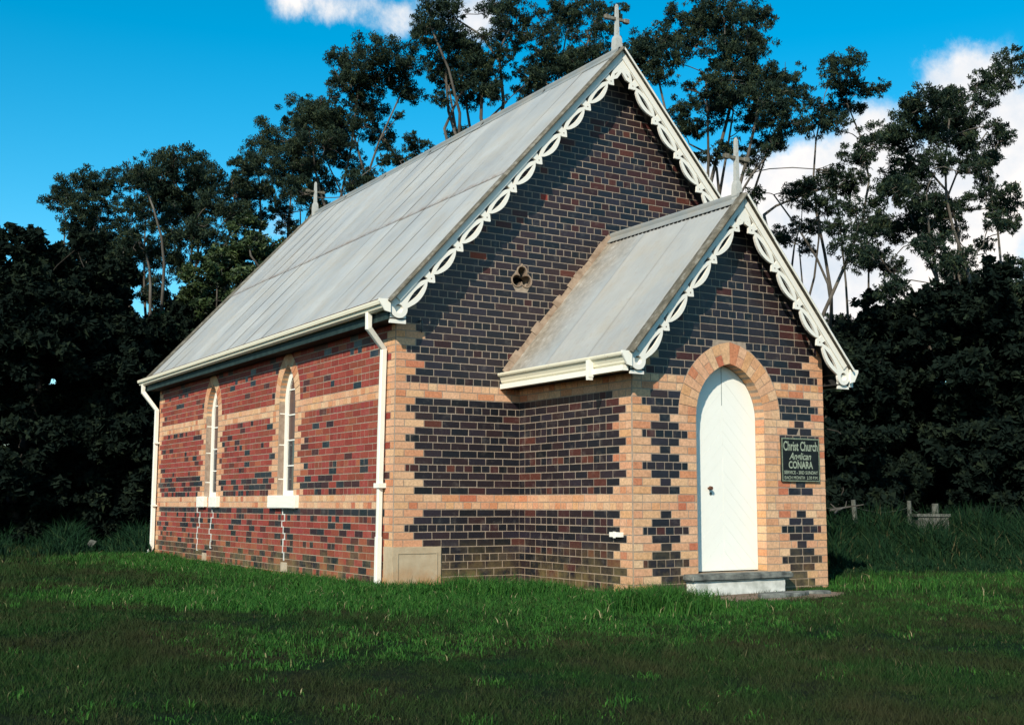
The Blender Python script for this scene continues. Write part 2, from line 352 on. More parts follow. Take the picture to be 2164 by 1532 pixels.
WALLS = {
 'nave_front': ((0, 0, 0), (1, 0, 0), (0, -1, 0), W),
 'nave_left': ((0, 0, 0), (0, 1, 0), (-1, 0, 0), LN),
 'porch_left': ((XP, -DP, 0), (0, 1, 0), (-1, 0, 0), DP),
 'porch_front': ((XP, -DP, 0), (1, 0, 0), (0, -1, 0), PW),
 'porch_right': ((XP+PW, -DP, 0), (0, 1, 0), (1, 0, 0), DP),
 'nave_right': ((W, 0, 0), (0, 1, 0), (1, 0, 0), LN),
 'nave_rear': ((0, LN, 0), (1, 0, 0), (0, 1, 0), W),
}
def frame(wn):
    O, S, Nn, Ln = WALLS[wn]; O, S, Nn = Vector(O), Vector(S), Vector(Nn)
    return lambda s, z, d: O+S*s+Vector((0, 0, z))-Nn*d
# ---- openings
WY = (3.44, 6.815); WH = .31; WSP = 28*C; WBOT = 13*C
def lancet(c, h, zs, zb, R_, n=9, grow=0.):
    """pointed arch outline, counter-clockwise from bottom left"""
    pts = [(c-h-grow, zb), (c+h+grow, zb)]
    cx = c+h-R_; r = R_+grow; xa = c
    th1 = math.acos((xa-cx)/r)
    for i in range(n+1): a = th1*i/n; pts.append((cx+r*math.cos(a), zs+r*math.sin(a)))
    cx2 = c-h+R_
    for i in range(1, n+1): a = math.pi-th1*(1-i/n); pts.append((cx2+r*math.cos(a), zs+r*math.sin(a)))
    return pts
DCX = 3.052; DH = .503; DSP = 23*C; DR = .612; DBOT = .27
def arch_half(c, h, zs, R_, grow, z):
    """half width of the grown arch at height z (None above it)"""
    if z <= zs: return h+grow
    dx = R_-h; r = R_+grow; v = r*r-(z-zs)**2
    if v <= 0: return None
    x = math.sqrt(v)-dx
    return x if x > 0 else None
RING_W, RING_D = .175, .245
TREF = [(1.712, 3.868, .062), (1.640, 3.752, .068), (1.775, 3.752, .068)]
def trefoil(g, n=14, cx=1.708, cz=3.79):
    pts = []
    for k in range(n*3):
        a = math.pi/2+2*math.pi*k/(n*3)+.001; dx, dz = math.cos(a), math.sin(a); best = .03+g
        for x, z, r in TREF:
            ox, oz = cx-x, cz-z; rr = r+g; b = ox*dx+oz*dz; cc = ox*ox+oz*oz-rr*rr; q = b*b-cc
            if q > 0: best = max(best, -b+math.sqrt(q))
        pts.append((cx+best*dx, cz+best*dz))
    return pts
# ---- bricks: every brick is (s_bl, s_br, s_tr, s_tl, z0, z1, class)
J = .006
def fill(a, b, step, first=None):
    out = []; x = a
    if first and b-a > first+.02: out.append((x, x+first)); x += first
    while b-x > 1e-4:
        e = x+step
        if b-e < .05: e = b
        out.append((x, min(e, b))); x = min(e, b)
    return out
BR = {k: [] for k in WALLS}
nz_ = lambda s, z: math.sin(s*3.1+z*1.7)*math.cos(z*2.3-s*1.1)+.5*math.sin(s*7+z*5.3)
def classify(wn, s, z):
    u = random.random()
    if wn in ('nave_left', 'nave_right'):
        p = .03+.12*max(0, nz_(s, z*2))
        if z < 11*C: p += .12
        if z < .35: p += .25
        if 10*C < z < 11*C: p = .62
        if wn == 'nave_left' and 13*C < z < 17*C: p += .15+.3*(s > 4)
        return 'brick_dark' if u < p*.75 else ('brick_brown' if u < p*1.25+.08 else 'brick_red')
    p = .08+.08*max(0, nz_(s, z))
    if wn == 'porch_left': p = .16+.12*max(0, nz_(s, z))
    if wn == 'nave_front':
        p = .05+.05*max(0, nz_(s, z))+.17*max(0, min(1, (z-3.9)/1.6))*max(0, min(1, (s-1.2)/1.8))  # browner towards upper right, partly sunlit tone put into the brick colour
    if wn == 'porch_front': p = .06
    if u < p: return 'brick_brown' if random.random() < .97 else ('brick_red' if wn == 'nave_front' else 'brick_brown')
    return 'brick_dark'
def put(wn, a, b, n, cls, cut=None):
    """cut(z)->(lo, hi) limits of s at height z, applied to the slanted ends"""
    z0, z1 = n*C+J, (n+1)*C-J; a0 = a1 = a+J; b0 = b1 = b-J
    if cut:
        lo0, hi0 = cut(z0); lo1, hi1 = cut(z1)
        a0, a1 = max(a0, lo0), max(a1, lo1); b0, b1 = min(b0, hi0), min(b1, hi1)
    if b0-a0 < .012 and b1-a1 < .012: return
    if b0 < a0: m_ = (a0+b0)/2; a0 = b0 = m_
    if b1 < a1: m_ = (a1+b1)/2; a1 = b1 = m_
    if cls is None: cls = classify(wn, (a+b)/2, z0)
    BR[wn].append((a0, b0, b1, a1, z0, z1, cls))
CR = 'brick_cream'; BANDS = (11, 12, 26, 27)
def quoinF(n): return {0: .138, 1: .257, 2: .376, 3: .257}[n % 4]
def quoinS(n): return {3: .119, 0: .238, 1: .357, 2: .238}[n % 4]
def pieces_q(q, n, side):           # bricks inside a quoin
    if q < .15: return [(0, q)]
    if q < .3: return [(0, q)] if side == 'F' else [(0, q)]
    return [(0, q/3), (q/3, q)] if side == 'F' else [(0, q/3), (q/3, 2*q/3), (2*q/3, q)]
E0 = .0215                          # side walls start behind the bricks of the front wall
TRING = trefoil(.020); TZ0, TZ1 = min(p[1] for p in TRING), max(p[1] for p in TRING)
def ext(z):
    z = min(max(z, TZ0+.002), TZ1-.002); xs = []
    for (x0, z0), (x1, z1) in zip(TRING, TRING[1:]+TRING[:1]):
        if (z0-z)*(z1-z) < 0: xs.append(x0+(x1-x0)*(z-z0)/(z1-z0))
    return (min(xs), max(xs)) if xs else (1.708, 1.708)
def front_rows():
    wn = 'nave_front'
    for n in range(-1, 76):
        zm = (n+.5)*C; hd = n % 4 == 0; q = quoinF(n)
        cut = lambda z: (W/2-(ZA-.10-z)/MN, W/2+(ZA-.10-z)/MN)
        def cut2(z):
            l, h = cut(z); return max(l, 0), min(h, W)
        if (ZA-.10-zm) < .03: continue
        inp = lambda s0, s1: s0 > XP+.03 and s1 < XP+PW-.03 and n*C < zp((s0+s1)/2)-.35
        segs = []
        if n in BANDS:
            segs = [(a, b, CR) for a, b in fill(0, W, HB if n % 2 else 2*HB, .19 if n % 2 else .138)]
        else:
            top = n >= 36
            ql = q if not top else 0
            x0 = 0
            if not top:
                segs += [(a, b, CR) for a, b in pieces_q(q, n, 'F')]+[(W-b, W-a, CR) for a, b in pieces_q(q, n, 'F')]
            else: q = quoinF(n)-HB
            a, b = (q, W-q)
            for p0, p1 in fill(a, b, HB if hd else 2*HB, .06 if hd else None): segs.append((p0, p1, None))
        for a, b, cl in segs:
            if inp(a, b): continue
            if n < 7 and a < .614 and cl is not None and n < 6 and b <= .64 and a < .6: continue
            if n < 6 and b < .62: continue
            if n < 6 and a < .617: a = .620
            # trefoil
            tz0, tz1 = n*C, (n+1)*C
            if tz0 < TZ1 and tz1 > TZ0:
                lo, hi = min(ext(tz0)[0], ext(tz1)[0], ext((tz0+tz1)/2)[0]), max(ext(tz0)[1], ext(tz1)[1], ext((tz0+tz1)/2)[1])
                if b > lo and a < hi:
                    if a < max(ext(tz0)[0], ext(tz1)[0])-.02: put(wn, a, min(b, 1.708), n, cl, lambda z: (0, ext(z)[0]))
                    if b > min(ext(tz0)[1], ext(tz1)[1])+.02: put(wn, max(a, 1.708), b, n, cl, lambda z: (ext(z)[1], W))
                    continue
            put(wn, a, b, n, cl, cut2)
def side_rows(wn):
    wins = WY if wn == 'nave_left' else ()
    for n in range(-1, 40):
        if (n+1)*C > 3.40: break
        hd = n % 4 == 1; q = quoinS(n)
        if n in BANDS:
            line = [(a, b, CR) for a, b in fill(E0, LN-E0, HB, .10 if n % 2 else .16)]
        else:
            line = [(max(a, E0), b, CR) for a, b in pieces_q(q, n, 'S')]+[(LN-b, LN-max(a, E0), CR) for a, b in pieces_q(q, n, 'S')]
            edges = [q]
            if 13 <= n < 28:
                for c in wins: edges += [c-WH-q, c+WH+q]
            edges.append(LN-q)
            for i in range(0, len(edges)-1, 2) if len(edges) > 2 else [0]:
                line += [(a, b, None) for a, b in fill(edges[i], edges[i+1], HB if hd else 2*HB)]
            if 13 <= n < 28:
                for c in wins:
                    k = max(1, round(q/HB)) if hd else 1
                    for i in range(k):
                        w_ = q/k; line += [(c-WH-q+i*w_, c-WH-q+(i+1)*w_, CR), (c+WH+i*w_, c+WH+(i+1)*w_, CR)]
        for a, b, cl in line:
            if n < 6 and a < .245 and wn == 'nave_left':
                if b < .26: continue
                a = .238
            done = False
            for c in wins:
                z0, z1 = n*C, (n+1)*C
                if n >= 13:
                    g = RING_W if n >= 28 else 0
                    h = arch_half(c, WH, WSP, 2*WH, g, z0)
                    if h is None: continue
                    if b > c-h and a < c+h:
                        lf = lambda z, c=c, g=g: c-(arch_half(c, WH, WSP, 2*WH, g, z) or 0)
                        rf = lambda z, c=c, g=g: c+(arch_half(c, WH, WSP, 2*WH, g, z) or 0)
                        if a < c-.001 and lf(z0) > a: put(wn, a, min(b, c), n, cl, lambda z: (-9, lf(z)-J))
                        if b > c+.001 and rf(z0) < b: put(wn, max(a, c), b, n, cl, lambda z: (rf(z)+J, 99))
                        if lf(z0) <= a and rf(z0) >= b and arch_half(c, WH, WSP, 2*WH, g, z1) is not None: pass
                        done = True
            if not done: put(wn, a, b, n, cl)
def porch_side_rows(wn):
    for n in range(-1, 40):
        if (n+1)*C > 2.70: break
        hd = n % 4 == 1; q = quoinS(n)
        if n in BANDS or n > 27: line = [(a, b, CR) for a, b in fill(E0, DP-.003, HB if n % 2 else 2*HB, .16)]
        else:
            line = [(max(a, E0), b, CR) for a, b in pieces_q(q, n, 'S')]
            line += [(a, b, None) for a, b in fill(q, DP-.003, HB if hd else 2*HB)]
        for a, b, cl in line: put(wn, a, b, n, cl)
def porch_front_rows():
    wn = 'porch_front'; dc = DCX-XP
    for n in range(-1, 52):
        k = n % 4; hd = k == 0; top = PZA-.10
        cut = lambda z: (max(0, PW/2-(top-z)/MP), min(PW, PW/2+(top-z)/MP))
        if top-(n+.5)*C < .03: continue
        ql = .126+HB*(0, 1, 2, 1)[k]; L1 = .748-HB*(0, 1, 2, 1)[k]; R0 = 2.11+HB*(0, 1, 2, 1)[k]; R1 = 2.735-HB*(0, 1, 2, 1)[k]
        if n <= 2: L1 = .748; R0 = 2.11
        z0, z1 = n*C, (n+1)*C
        line = []
        dj = .503
        if n in BANDS:
            line = [(a, b, CR) for a, b in fill(0, PW, 2*HB if n % 2 == 0 else HB, .126)]
        elif n >= 23:
            qr = PW-R1
            if n >= 33: ql = qr = 0 
            if ql: line += [(a, b, CR) for a, b in fill(0, ql, 2*HB, .126 if k == 2 else None)]
            if qr: line += [(R1, PW, CR)]
            line += [(a, b, None) for a, b in fill(ql, PW-qr, HB if hd else 2*HB, .06 if hd else (None if k != 2 else None))]
        else:
            line += [(a, b, CR) for a, b in fill(0, ql, 2*HB, .126 if k == 2 else None)]
            line += [(a, b, None) for a, b in (fill(ql, L1, HB, .06) if hd else fill(ql, L1, 2*HB if n <= 2 or k != 2 else 1))]
            line += [(a, b, CR) for a, b in fill(L1, dc-DH, 2*HB)]
            line += [(a, b, CR) for a, b in fill(dc+DH, R0, .19)]
            line += [(a, b, None) for a, b in (fill(R0, R1, HB, .09) if hd else fill(R0, R1, .20 if k != 2 else 1))]
            line += [(R1, PW, CR)] if k == 0 else [(a, b, CR) for a, b in fill(R1, PW, .17)]
        for a, b, cl in line:
            g = RING_D if n >= 23 else 0
            if z1 < DBOT-.02: g = 0
            h = arch_half(dc, DH, DSP, DR, g, z0)
            if z1 <= DBOT+.001: h = None
            if h is not None and b > dc-h+.001 and a < dc+h-.001:
                fl = lambda z: (arch_half(dc, DH, DSP, DR, g, z) or 0)
                if a < dc and dc-h > a-.0:
                    put(wn, a, min(b, dc), n, cl, lambda z: (cut(z)[0], min(cut(z)[1], dc-fl(z)-J)))
                if b > dc and dc+h < b:
                    put(wn, max(a, dc), b, n, cl, lambda z: (max(cut(z)[0], dc+fl(z)+J), cut(z)[1]))
                continue
            put(wn, a, b, n, cl, cut)
front_rows(); side_rows('nave_left'); side_rows('nave_right'); porch_side_rows('porch_left'); porch_side_rows('porch_right'); porch_front_rows()
# rear gable, plain
for n in range(-1, 76):
    if ZA-.10-(n+.5)*C < .03: continue
    for a, b in fill(0, W, HB if n % 4 == 0 else 2*HB, .06 if n % 4 == 0 else .12*(n % 4)):
        put('nave_rear', a, b, n, CR if n in BANDS else None, lambda z: (max(0, W/2-(ZA-.10-z)/MN), min(W, W/2+(ZA-.10-z)/MN)))

# ---- wall bodies (mortar) with real openings
TH = .2; IN = .0035
body = {}
def wall_body(wn, outline, holes, name):
    mb = MB(); f = frame(wn)
    holed(outline, holes, lambda s, z, d: f(s, z, IN+d), TH, mb)
    body[wn] = pbuild(mb, name, [M['mortar']]); return body[wn]
g0 = -.4
nt_ = ZA-.10
wall_body('nave_front', [(IN, g0), (W-IN, g0), (W-IN, nt_-(W/2-IN)*MN), (W/2, nt_), (IN, nt_-(W/2-IN)*MN)], [trefoil(0)], 'wall')
s0, s1 = IN+TH, LN-IN-TH
wall_body('nave_left', [(s0, g0), (s1, g0), (s1, 3.40), (s0, 3.40)], [lancet(c, WH, WSP, WBOT, 2*WH) for c in WY], 'wall')
wall_body('nave_right', [(s0, g0), (s1, g0), (s1, 3.40), (s0, 3.40)], [], 'wall')
wall_body('nave_rear', [(IN, g0), (W-IN, g0), (W-IN, nt_-(W/2-IN)*MN), (W/2, nt_), (IN, nt_-(W/2-IN)*MN)], [], 'wall')
pt_ = PZA-.10
wall_body('porch_front', [(IN, g0), (PW-IN, g0), (PW-IN, pt_-(PW/2-IN)*MP), (PW/2, pt_), (IN, pt_-(PW/2-IN)*MP)], [lancet(DCX-XP, DH, DSP, DBOT, DR, 12)], 'wall')
for wn in ('porch_left', 'porch_right'):
    wall_body(wn, [(IN+TH, g0), (DP+.001, g0), (DP+.001, 2.70), (IN+TH, 2.70)], [], 'wall')
LBL = {'nave_front': 'tall dark brick gable wall', 'nave_left': 'red brick side wall with two lancet windows', 'porch_left': 'dark brick left wall of porch', 'porch_front': 'porch front wall with the arched door',
       'porch_right': 'right wall of porch', 'nave_right': 'right side wall of nave', 'nave_rear': 'rear gable wall'}
for k, v in LBL.items(): body[k]['label'] = v

# ---- brick geometry
CL = ['brick_dark', 'brick_brown', 'brick_red', 'brick_cream']
def brick_verts(f, b, dj=.0015):
    a0, b0, b1, a1, z0, z1, cl = b; d = random.uniform(-.001, .002); jj = lambda: random.uniform(-.0013, .0013)
    P = [(a0+jj(), z0+jj()), (b0+jj(), z0+jj()), (b1+jj(), z1+jj()), (a1+jj(), z1+jj())]
    ds = [d+random.uniform(-dj, dj)*.5 for _ in range(4)]
    return [f(s, z, dd) for (s, z), dd in zip(P, ds)]+[f(s, z, .0205) for (s, z) in P]
BF = [(0,1,2,3),(0,4,5,1),(1,5,6,2),(2,6,7,3),(3,7,4,0)]
def near_key(wn, b):
    p = frame(wn)((b[0]+b[1])/2, (b[4]+b[5])/2, 0); return (p-CAM).length
indiv = sorted([b for b in BR['porch_front'] if (b[1]-b[0]) > .03 and (b[2]-b[3]) > .03], key=lambda b: near_key('porch_front', b)/max(.05, (b[1]-b[0]))**.25)[:300]
iset = set(id(b) for b in indiv)
cache = {}
f = frame('porch_front')
for b in indiv:
    rect = abs(b[0]-b[3]) < 1e-6 and abs(b[1]-b[2]) < 1e-6
    c_ = ((b[0]+b[1])/2, (b[4]+b[5])/2); key = (round(b[1]-b[0], 3), b[6]) if rect else None
    if key in cache and key is not None: me = cache[key]
    else:
        V = [v-f(c_[0], c_[1], 0) for v in brick_verts(f, b)]; me = mesh('brick', V, BF, M[b[6]])
        if key: cache[key] = me
    o = bpy.data.objects.new('brick', me); link(o, body['porch_front']); o.location = f(c_[0], c_[1], random.uniform(-.001, .001))
for wn, lst in BR.items():
    mb = MB(); f = frame(wn)
    for b in lst:
        if id(b) in iset: continue
        if wn == 'nave_rear': b = b[:6]+(('brick_dark' if b[6] != CR else CR),)
        mb.add(brick_verts(f, b), BF, CL.index(b[6]), random.random())
    me = mesh('brickwork', mb.V, mb.F, [M[c] for c in CL], mb.mi, mb.at); o = _obj('brickwork', me, body[wn]); o['kind'] = 'stuff'

# ---- arch voussoirs
def ring(wn, c, h, zs, R_, thick, n, parent, depth=.115, two=False):
    f = frame(wn); th1 = math.acos((R_-h)/R_); 
    for sgn in (1, -1):
        ccx = c-sgn*(R_-h)
        for i in range(n):
            a0 = th1*i/n; a1 = th1*(i+1)/n; g = .004
            def P(r, a): return (ccx+sgn*r*math.cos(a), zs+r*math.sin(a))
            splits = [(R_, R_+thick)] if not two or i % 2 else [(R_, R_+thick*.49), (R_+thick*.49, R_+thick)]
            for r0, r1 in splits:
                ra = r1-.004; rb = r0 if r0 == R_ else r0+.004
                th_o = math.acos(min(1, (R_-h)/ra)); last = i == n-1
                q = [P(rb, a0+g/rb), P(ra, a0+g/ra), P(ra, (th_o if last else a1)-g/ra), P(rb, (math.acos((R_-h)/rb) if last else a1)-g/rb)]
                dd = random.uniform(-.001, .003)
                V = [f(s, z, -.002+dd) for s, z in q]+[f(s, z, depth) for s, z in q]
                o = _obj('voussoir', mesh('voussoir', V, BF, M['brick_cream']), parent); 
ring('porch_front', DCX-XP, DH, DSP, DR, RING_D, 10, body['porch_front'], .146, True)
for c in WY: ring('nave_left', c, WH, WSP, 2*WH, RING_W, 8, body['nave_left'], .085)
# door jamb returns: cream bricks lining the opening
f = frame('porch_front'); mb = MB(); dc = DCX-XP
for n in range(3, 23):
    for sgn in (-1, 1):
        x = dc+sgn*DH; x1 = x+sgn*.004
        z0, z1 = max(n*C, DBOT)+J, (n+1)*C-J
        mb.prism([f(x-sgn*.003, z0, .004), f(x-sgn*.003, z1, .004), f(x-sgn*.003, z1, .147), f(x-sgn*.003, z0, .147)], [f(x1, z0, .004), f(x1, z1, .004), f(x1, z1, .147), f(x1, z0, .147)], 0, random.random())
me = mesh('jamb_bricks', mb.V, mb.F, [M['brick_cream']], mb.mi, mb.at); _obj('jamb_bricks', me, body['porch_front'])['kind'] = 'stuff'

# ---------------------------------------------------------------- door
def clipc(poly, cp):
    """Sutherland-Hodgman, cp convex ccw"""
    out = poly
    for i in range(len(cp)):
        a, b = cp[i], cp[(i+1) % len(cp)]; inp, out = out, []
        ins = lambda p: (b[0]-a[0])*(p[1]-a[1])-(b[1]-a[1])*(p[0]-a[0]) >= -1e-9
        for j in range(len(inp)):
            p, q = inp[j], inp[(j+1) % len(inp)]
            if ins(p): out.append(p)
            if ins(p) != ins(q):
                d1 = (b[0]-a[0])*(p[1]-a[1])-(b[1]-a[1])*(p[0]-a[0]); d2 = (b[0]-a[0])*(q[1]-a[1])-(b[1]-a[1])*(q[0]-a[0]); t_ = d1/(d1-d2)
                out.append((p[0]+(q[0]-p[0])*t_, p[1]+(q[1]-p[1])*t_))
        if not out: return []
    return out
DREC = .150
dl = lancet(dc, DH-.004, DSP, DBOT+.012, DR-.004, 12)
mb = MB(); holed(dl, [], lambda s, z, d: f(s, z, DREC+.0022+d), .05, mb); door = pbuild(mb, 'door', [M['paint_door']])
bw = .105
for half in (0, 1):
    hx0, hx1 = (dc-DH, dc-.0015) if half == 0 else (dc+.0015, dc+DH)
    k = 0; zz = -.6
    while zz < 3.2:
        sl_ = 1.0 if half == 0 else -1.0     # chevron: boards rise towards the middle
        x0, x1 = hx0, hx1
        if half == 0: ya, yb = zz, zz+(x1-x0)*1.0
        else: ya, yb = zz+(x1-x0)*1.0, zz
        st = bw*1.414; g = .0007
        poly = [(x0, ya+g), (x1, yb+g), (x1, yb+st-g), (x0, ya+st-g)]
        cl_ = [p for p in dl]; bot = DBOT+.012+random.uniform(0, .022)
        cl_ = [(x, max(z, bot)) for x, z in cl_]
        P = clipc(poly, cl_)
        if len(P) > 2:
            d0 = DREC+random.uniform(-.0008, .0008)
            b_ = MB(); b_.prism([f(s, z, d0) for s, z in P], [f(s, z, DREC+.002) for s, z in P])
            _obj('board', mesh('board', b_.V, b_.F, M['paint_door']), door)
        zz += st; k += 1
mb = MB(); mb.tube([f(2.835-XP, 1.19, DREC), f(2.835-XP, 1.19, DREC-.035)], [.012, .012]); mb.tube([f(2.835-XP, 1.19, DREC-.03), f(2.835-XP, 1.19, DREC-.06)], [.024, .02], 10)
_obj('door_knob', mesh('door_knob', mb.V, mb.F, M['rusty_iron']), door)
mb = MB(); mb.tube([f(2.865-XP, 1.13, DREC-.001), f(2.865-XP, 1.13, DREC-.006)], [.018, .018], 8); _obj('keyhole_plate', mesh('keyhole_plate', mb.V, mb.F, M['dark_metal']), door)
mb = MB(); mb.box(f(dc-.004, 2.12, DREC-.0015), f(dc+.002, 2.55, DREC+.004)); _obj('meeting_gap', mesh('meeting_gap', mb.V, mb.F, M['dark_metal']), door)

# doorstep
def rough_box(a, b, name, mt, bev=.01, amp=.004, div=6, smooth=False):
    import bmesh
    bm = bmesh.new(); bmesh.ops.create_cube(bm, size=1)
    for v in bm.verts: v.co = Vector([(a[i]+b[i])/2+v.co[i]*(b[i]-a[i]) for i in range(3)])
    bmesh.ops.bevel(bm, geom=bm.edges[:], offset=bev, segments=2, affect='EDGES')
    bmesh.ops.subdivide_edges(bm, edges=[e for e in bm.edges if e.calc_length() > .1], cuts=div, use_grid_fill=True)
    for v in bm.verts: v.co += Vector([random.uniform(-amp, amp) for _ in range(3)])
    me = bpy.data.meshes.new(name); bm.to_mesh(me); bm.free(); me.materials.append(mt)
    me.polygons.foreach_set('use_smooth', [smooth]*len(me.polygons)); return me
steps = part('doorstep', rough_box((2.33, -2.44, .196), (3.79, -2.15, .268), 'doorstep', M['slab_grey'], .014, .004))
part('step_riser', rough_box((2.38, -2.405, -.15), (3.70, -2.20, .193), 'step_riser', M['step_white'], .012, .003), steps)

# foundation stone at the corner
stone = part('foundation_stone', rough_box((-.012, -.014, .02), (.614, .232, 6*C+.006), 'foundation_stone', M['date_stone'], .006, .0012))
mb = MB()
for a, b in (((.045, .07), (.059, .455)), ((.548, .07), (.560, .455)), ((.0595, .443), (.5475, .455))):
    mb.box((a[0], -.021, a[1]), (b[0], -.0165, b[1]))
part('panel_moulding', mesh('panel_moulding', mb.V, mb.F, M['date_stone']), stone)

# ---------------------------------------------------------------- lancet windows
fw = frame('nave_left')
for wi, c in enumerate(WY):
    DPT = .088
    o_ = lancet(c, WH, WSP, WBOT, 2*WH); inn = lancet(c, WH-.115, WSP, WBOT+.07, 2*WH-.115)
    mb = MB(); holed(o_, [inn], lambda s, z, d: fw(s, z, DPT+d), .05, mb)
    fr = pbuild(mb, 'lancet_window', [M['paint_white']])
    fr['label'] = 'lancet window nearer the porch with whole white sill' if wi == 0 else 'farther lancet window above the sill with a missing middle'
    # bars and panes
    zs = [WBOT+.06]+[WBOT+.06+.355*k for k in range(1, 5)]
    for k, z in enumerate(zs):
        if k:
            hw = (arch_half(c, WH-.115, WSP, 2*WH-.115, 0, z) or .05)
            b_ = MB(); b_.prism([fw(c-hw, z-.009, DPT+.008), fw(c+hw, z-.009, DPT+.008), fw(c+hw, z+.009, DPT+.008), fw(c-hw, z+.009, DPT+.008)],
                                [fw(c-hw, z-.009, DPT+.03), fw(c+hw, z-.009, DPT+.03), fw(c+hw, z+.009, DPT+.03), fw(c-hw, z+.009, DPT+.03)])
            _obj('glazing_bar', mesh('glazing_bar', b_.V, b_.F, M['paint_white']), fr)
        zt = zs[k+1] if k+1 < len(zs) else 9
        P = clipc([(c-1, z), (c+1, z), (c+1, zt), (c-1, zt)], inn)
        if len(P) > 2:
            b_ = MB(); b_.prism([fw(s, q, DPT+.022) for s, q in P], [fw(s, q, DPT+.027) for s, q in P])
            _obj('pane', mesh('pane', b_.V, b_.F, M['pane_dark'] if k < 2 else M['pane_brown']), fr)
    # rendered jambs with raised joints
    for sgn in (-1, 1):
        zs2 = [WBOT, 1.35, 1.83, 2.27, 2.405]
        for k in range(len(zs2)-1):
            x = c+sgn*WH; b_ = MB(); x0, x1 = x-sgn*.006, x+sgn*.004
            za, zb = zs2[k]+.007, zs2[k+1]-.007
            b_.prism([fw(x0, za, .014), fw(x0, zb, .014), fw(x0, zb, .0875), fw(x0, za, .0875)], [fw(x1, za, .014), fw(x1, zb, .014), fw(x1, zb, .0875), fw(x1, za, .0875)])
            _obj('jamb_block', mesh('jamb_block', b_.V, b_.F, M['reveal']), fr)
            if k:
                b_ = MB(); b_.prism([fw(x0, zs2[k]-.0068, .0145), fw(x0, zs2[k]+.0068, .0145), fw(x0, zs2[k]+.0068, .087), fw(x0, zs2[k]-.0068, .087)], [fw(x1, zs2[k]-.0068, .0145), fw(x1, zs2[k]+.0068, .0145), fw(x1, zs2[k]+.0068, .087), fw(x1, zs2[k]-.0068, .087)])
                _obj('joint', mesh('joint', b_.V, b_.F, M['paint_white']), fr)
    runs = [(c-.52, c+.52)] if wi == 0 else [(c-.52, c-.14), (c+.14, c+.52)]
    for a, b in runs:
        part('window_sill', rough_box((-.065, a, .945), (.086, b, WBOT+.003), 'window_sill', M['paint_white'], .008, .0012, 3), fr)
# mortar repaired cracks under the sills
for pts in ([(7.461,.93),(7.30,.86),(7.34,.78),(7.30,.69),(7.42,.62),(7.44,.52),(7.40,.43),(7.42,.34),(7.36,.24)],
            [(6.66,.93),(6.60,.86),(6.70,.78),(6.72,.69),(6.78,.60),(6.68,.52),(6.71,.40),(6.66,.30)],
            [(3.50,.93),(3.42,.86),(3.52,.77),(3.46,.69),(3.40,.60),(3.46,.52),(3.47,.43),(3.42,.34),(3.41,.24)]):
    mb = MB()
    P = []
    for i, (s, z) in enumerate(pts):
        P.append((s, z))
        if i+1 < len(pts): P.append((s, pts[i+1][1]+.0))
    for i in range(len(P)-1):
        (s0_, z0_), (s1_, z1_) = P[i], P[i+1]; w_ = random.uniform(.010, .017)
        a, b = min(s0_, s1_), max(s0_, s1_); c_, d = min(z0_, z1_), max(z0_, z1_)
        mb.box((-.0045-.0003*(i % 2), a-w_, c_-w_*.5), (.02, b+w_, d+w_*.5))
    pbuild(mb, 'crack_repair', [M['step_white']], body['nave_left'])

# ---------------------------------------------------------------- trefoil vent
fg = frame('nave_front')
mb = MB(); holed(trefoil(.016), [trefoil(.0)], lambda s, z, d: fg(s, z, -.010+d), .10, mb)
tv = pbuild(mb, 'trefoil_vent', [M['cement']]); 
mb = MB(); mb.tube([fg(1.712, 3.972, -.002), fg(1.712, 3.94, -.006)], [.003, .014], 5); pbuild(mb, 'vent_tip', [M['cement']], tv)
mb = MB(); mb.box((1.5, .17, 3.6), (1.95, .18, 4.0)); pbuild(mb, 'vent_dark_sheet', [M['shade_black']], tv)  # black sheet standing in for the unlit interior
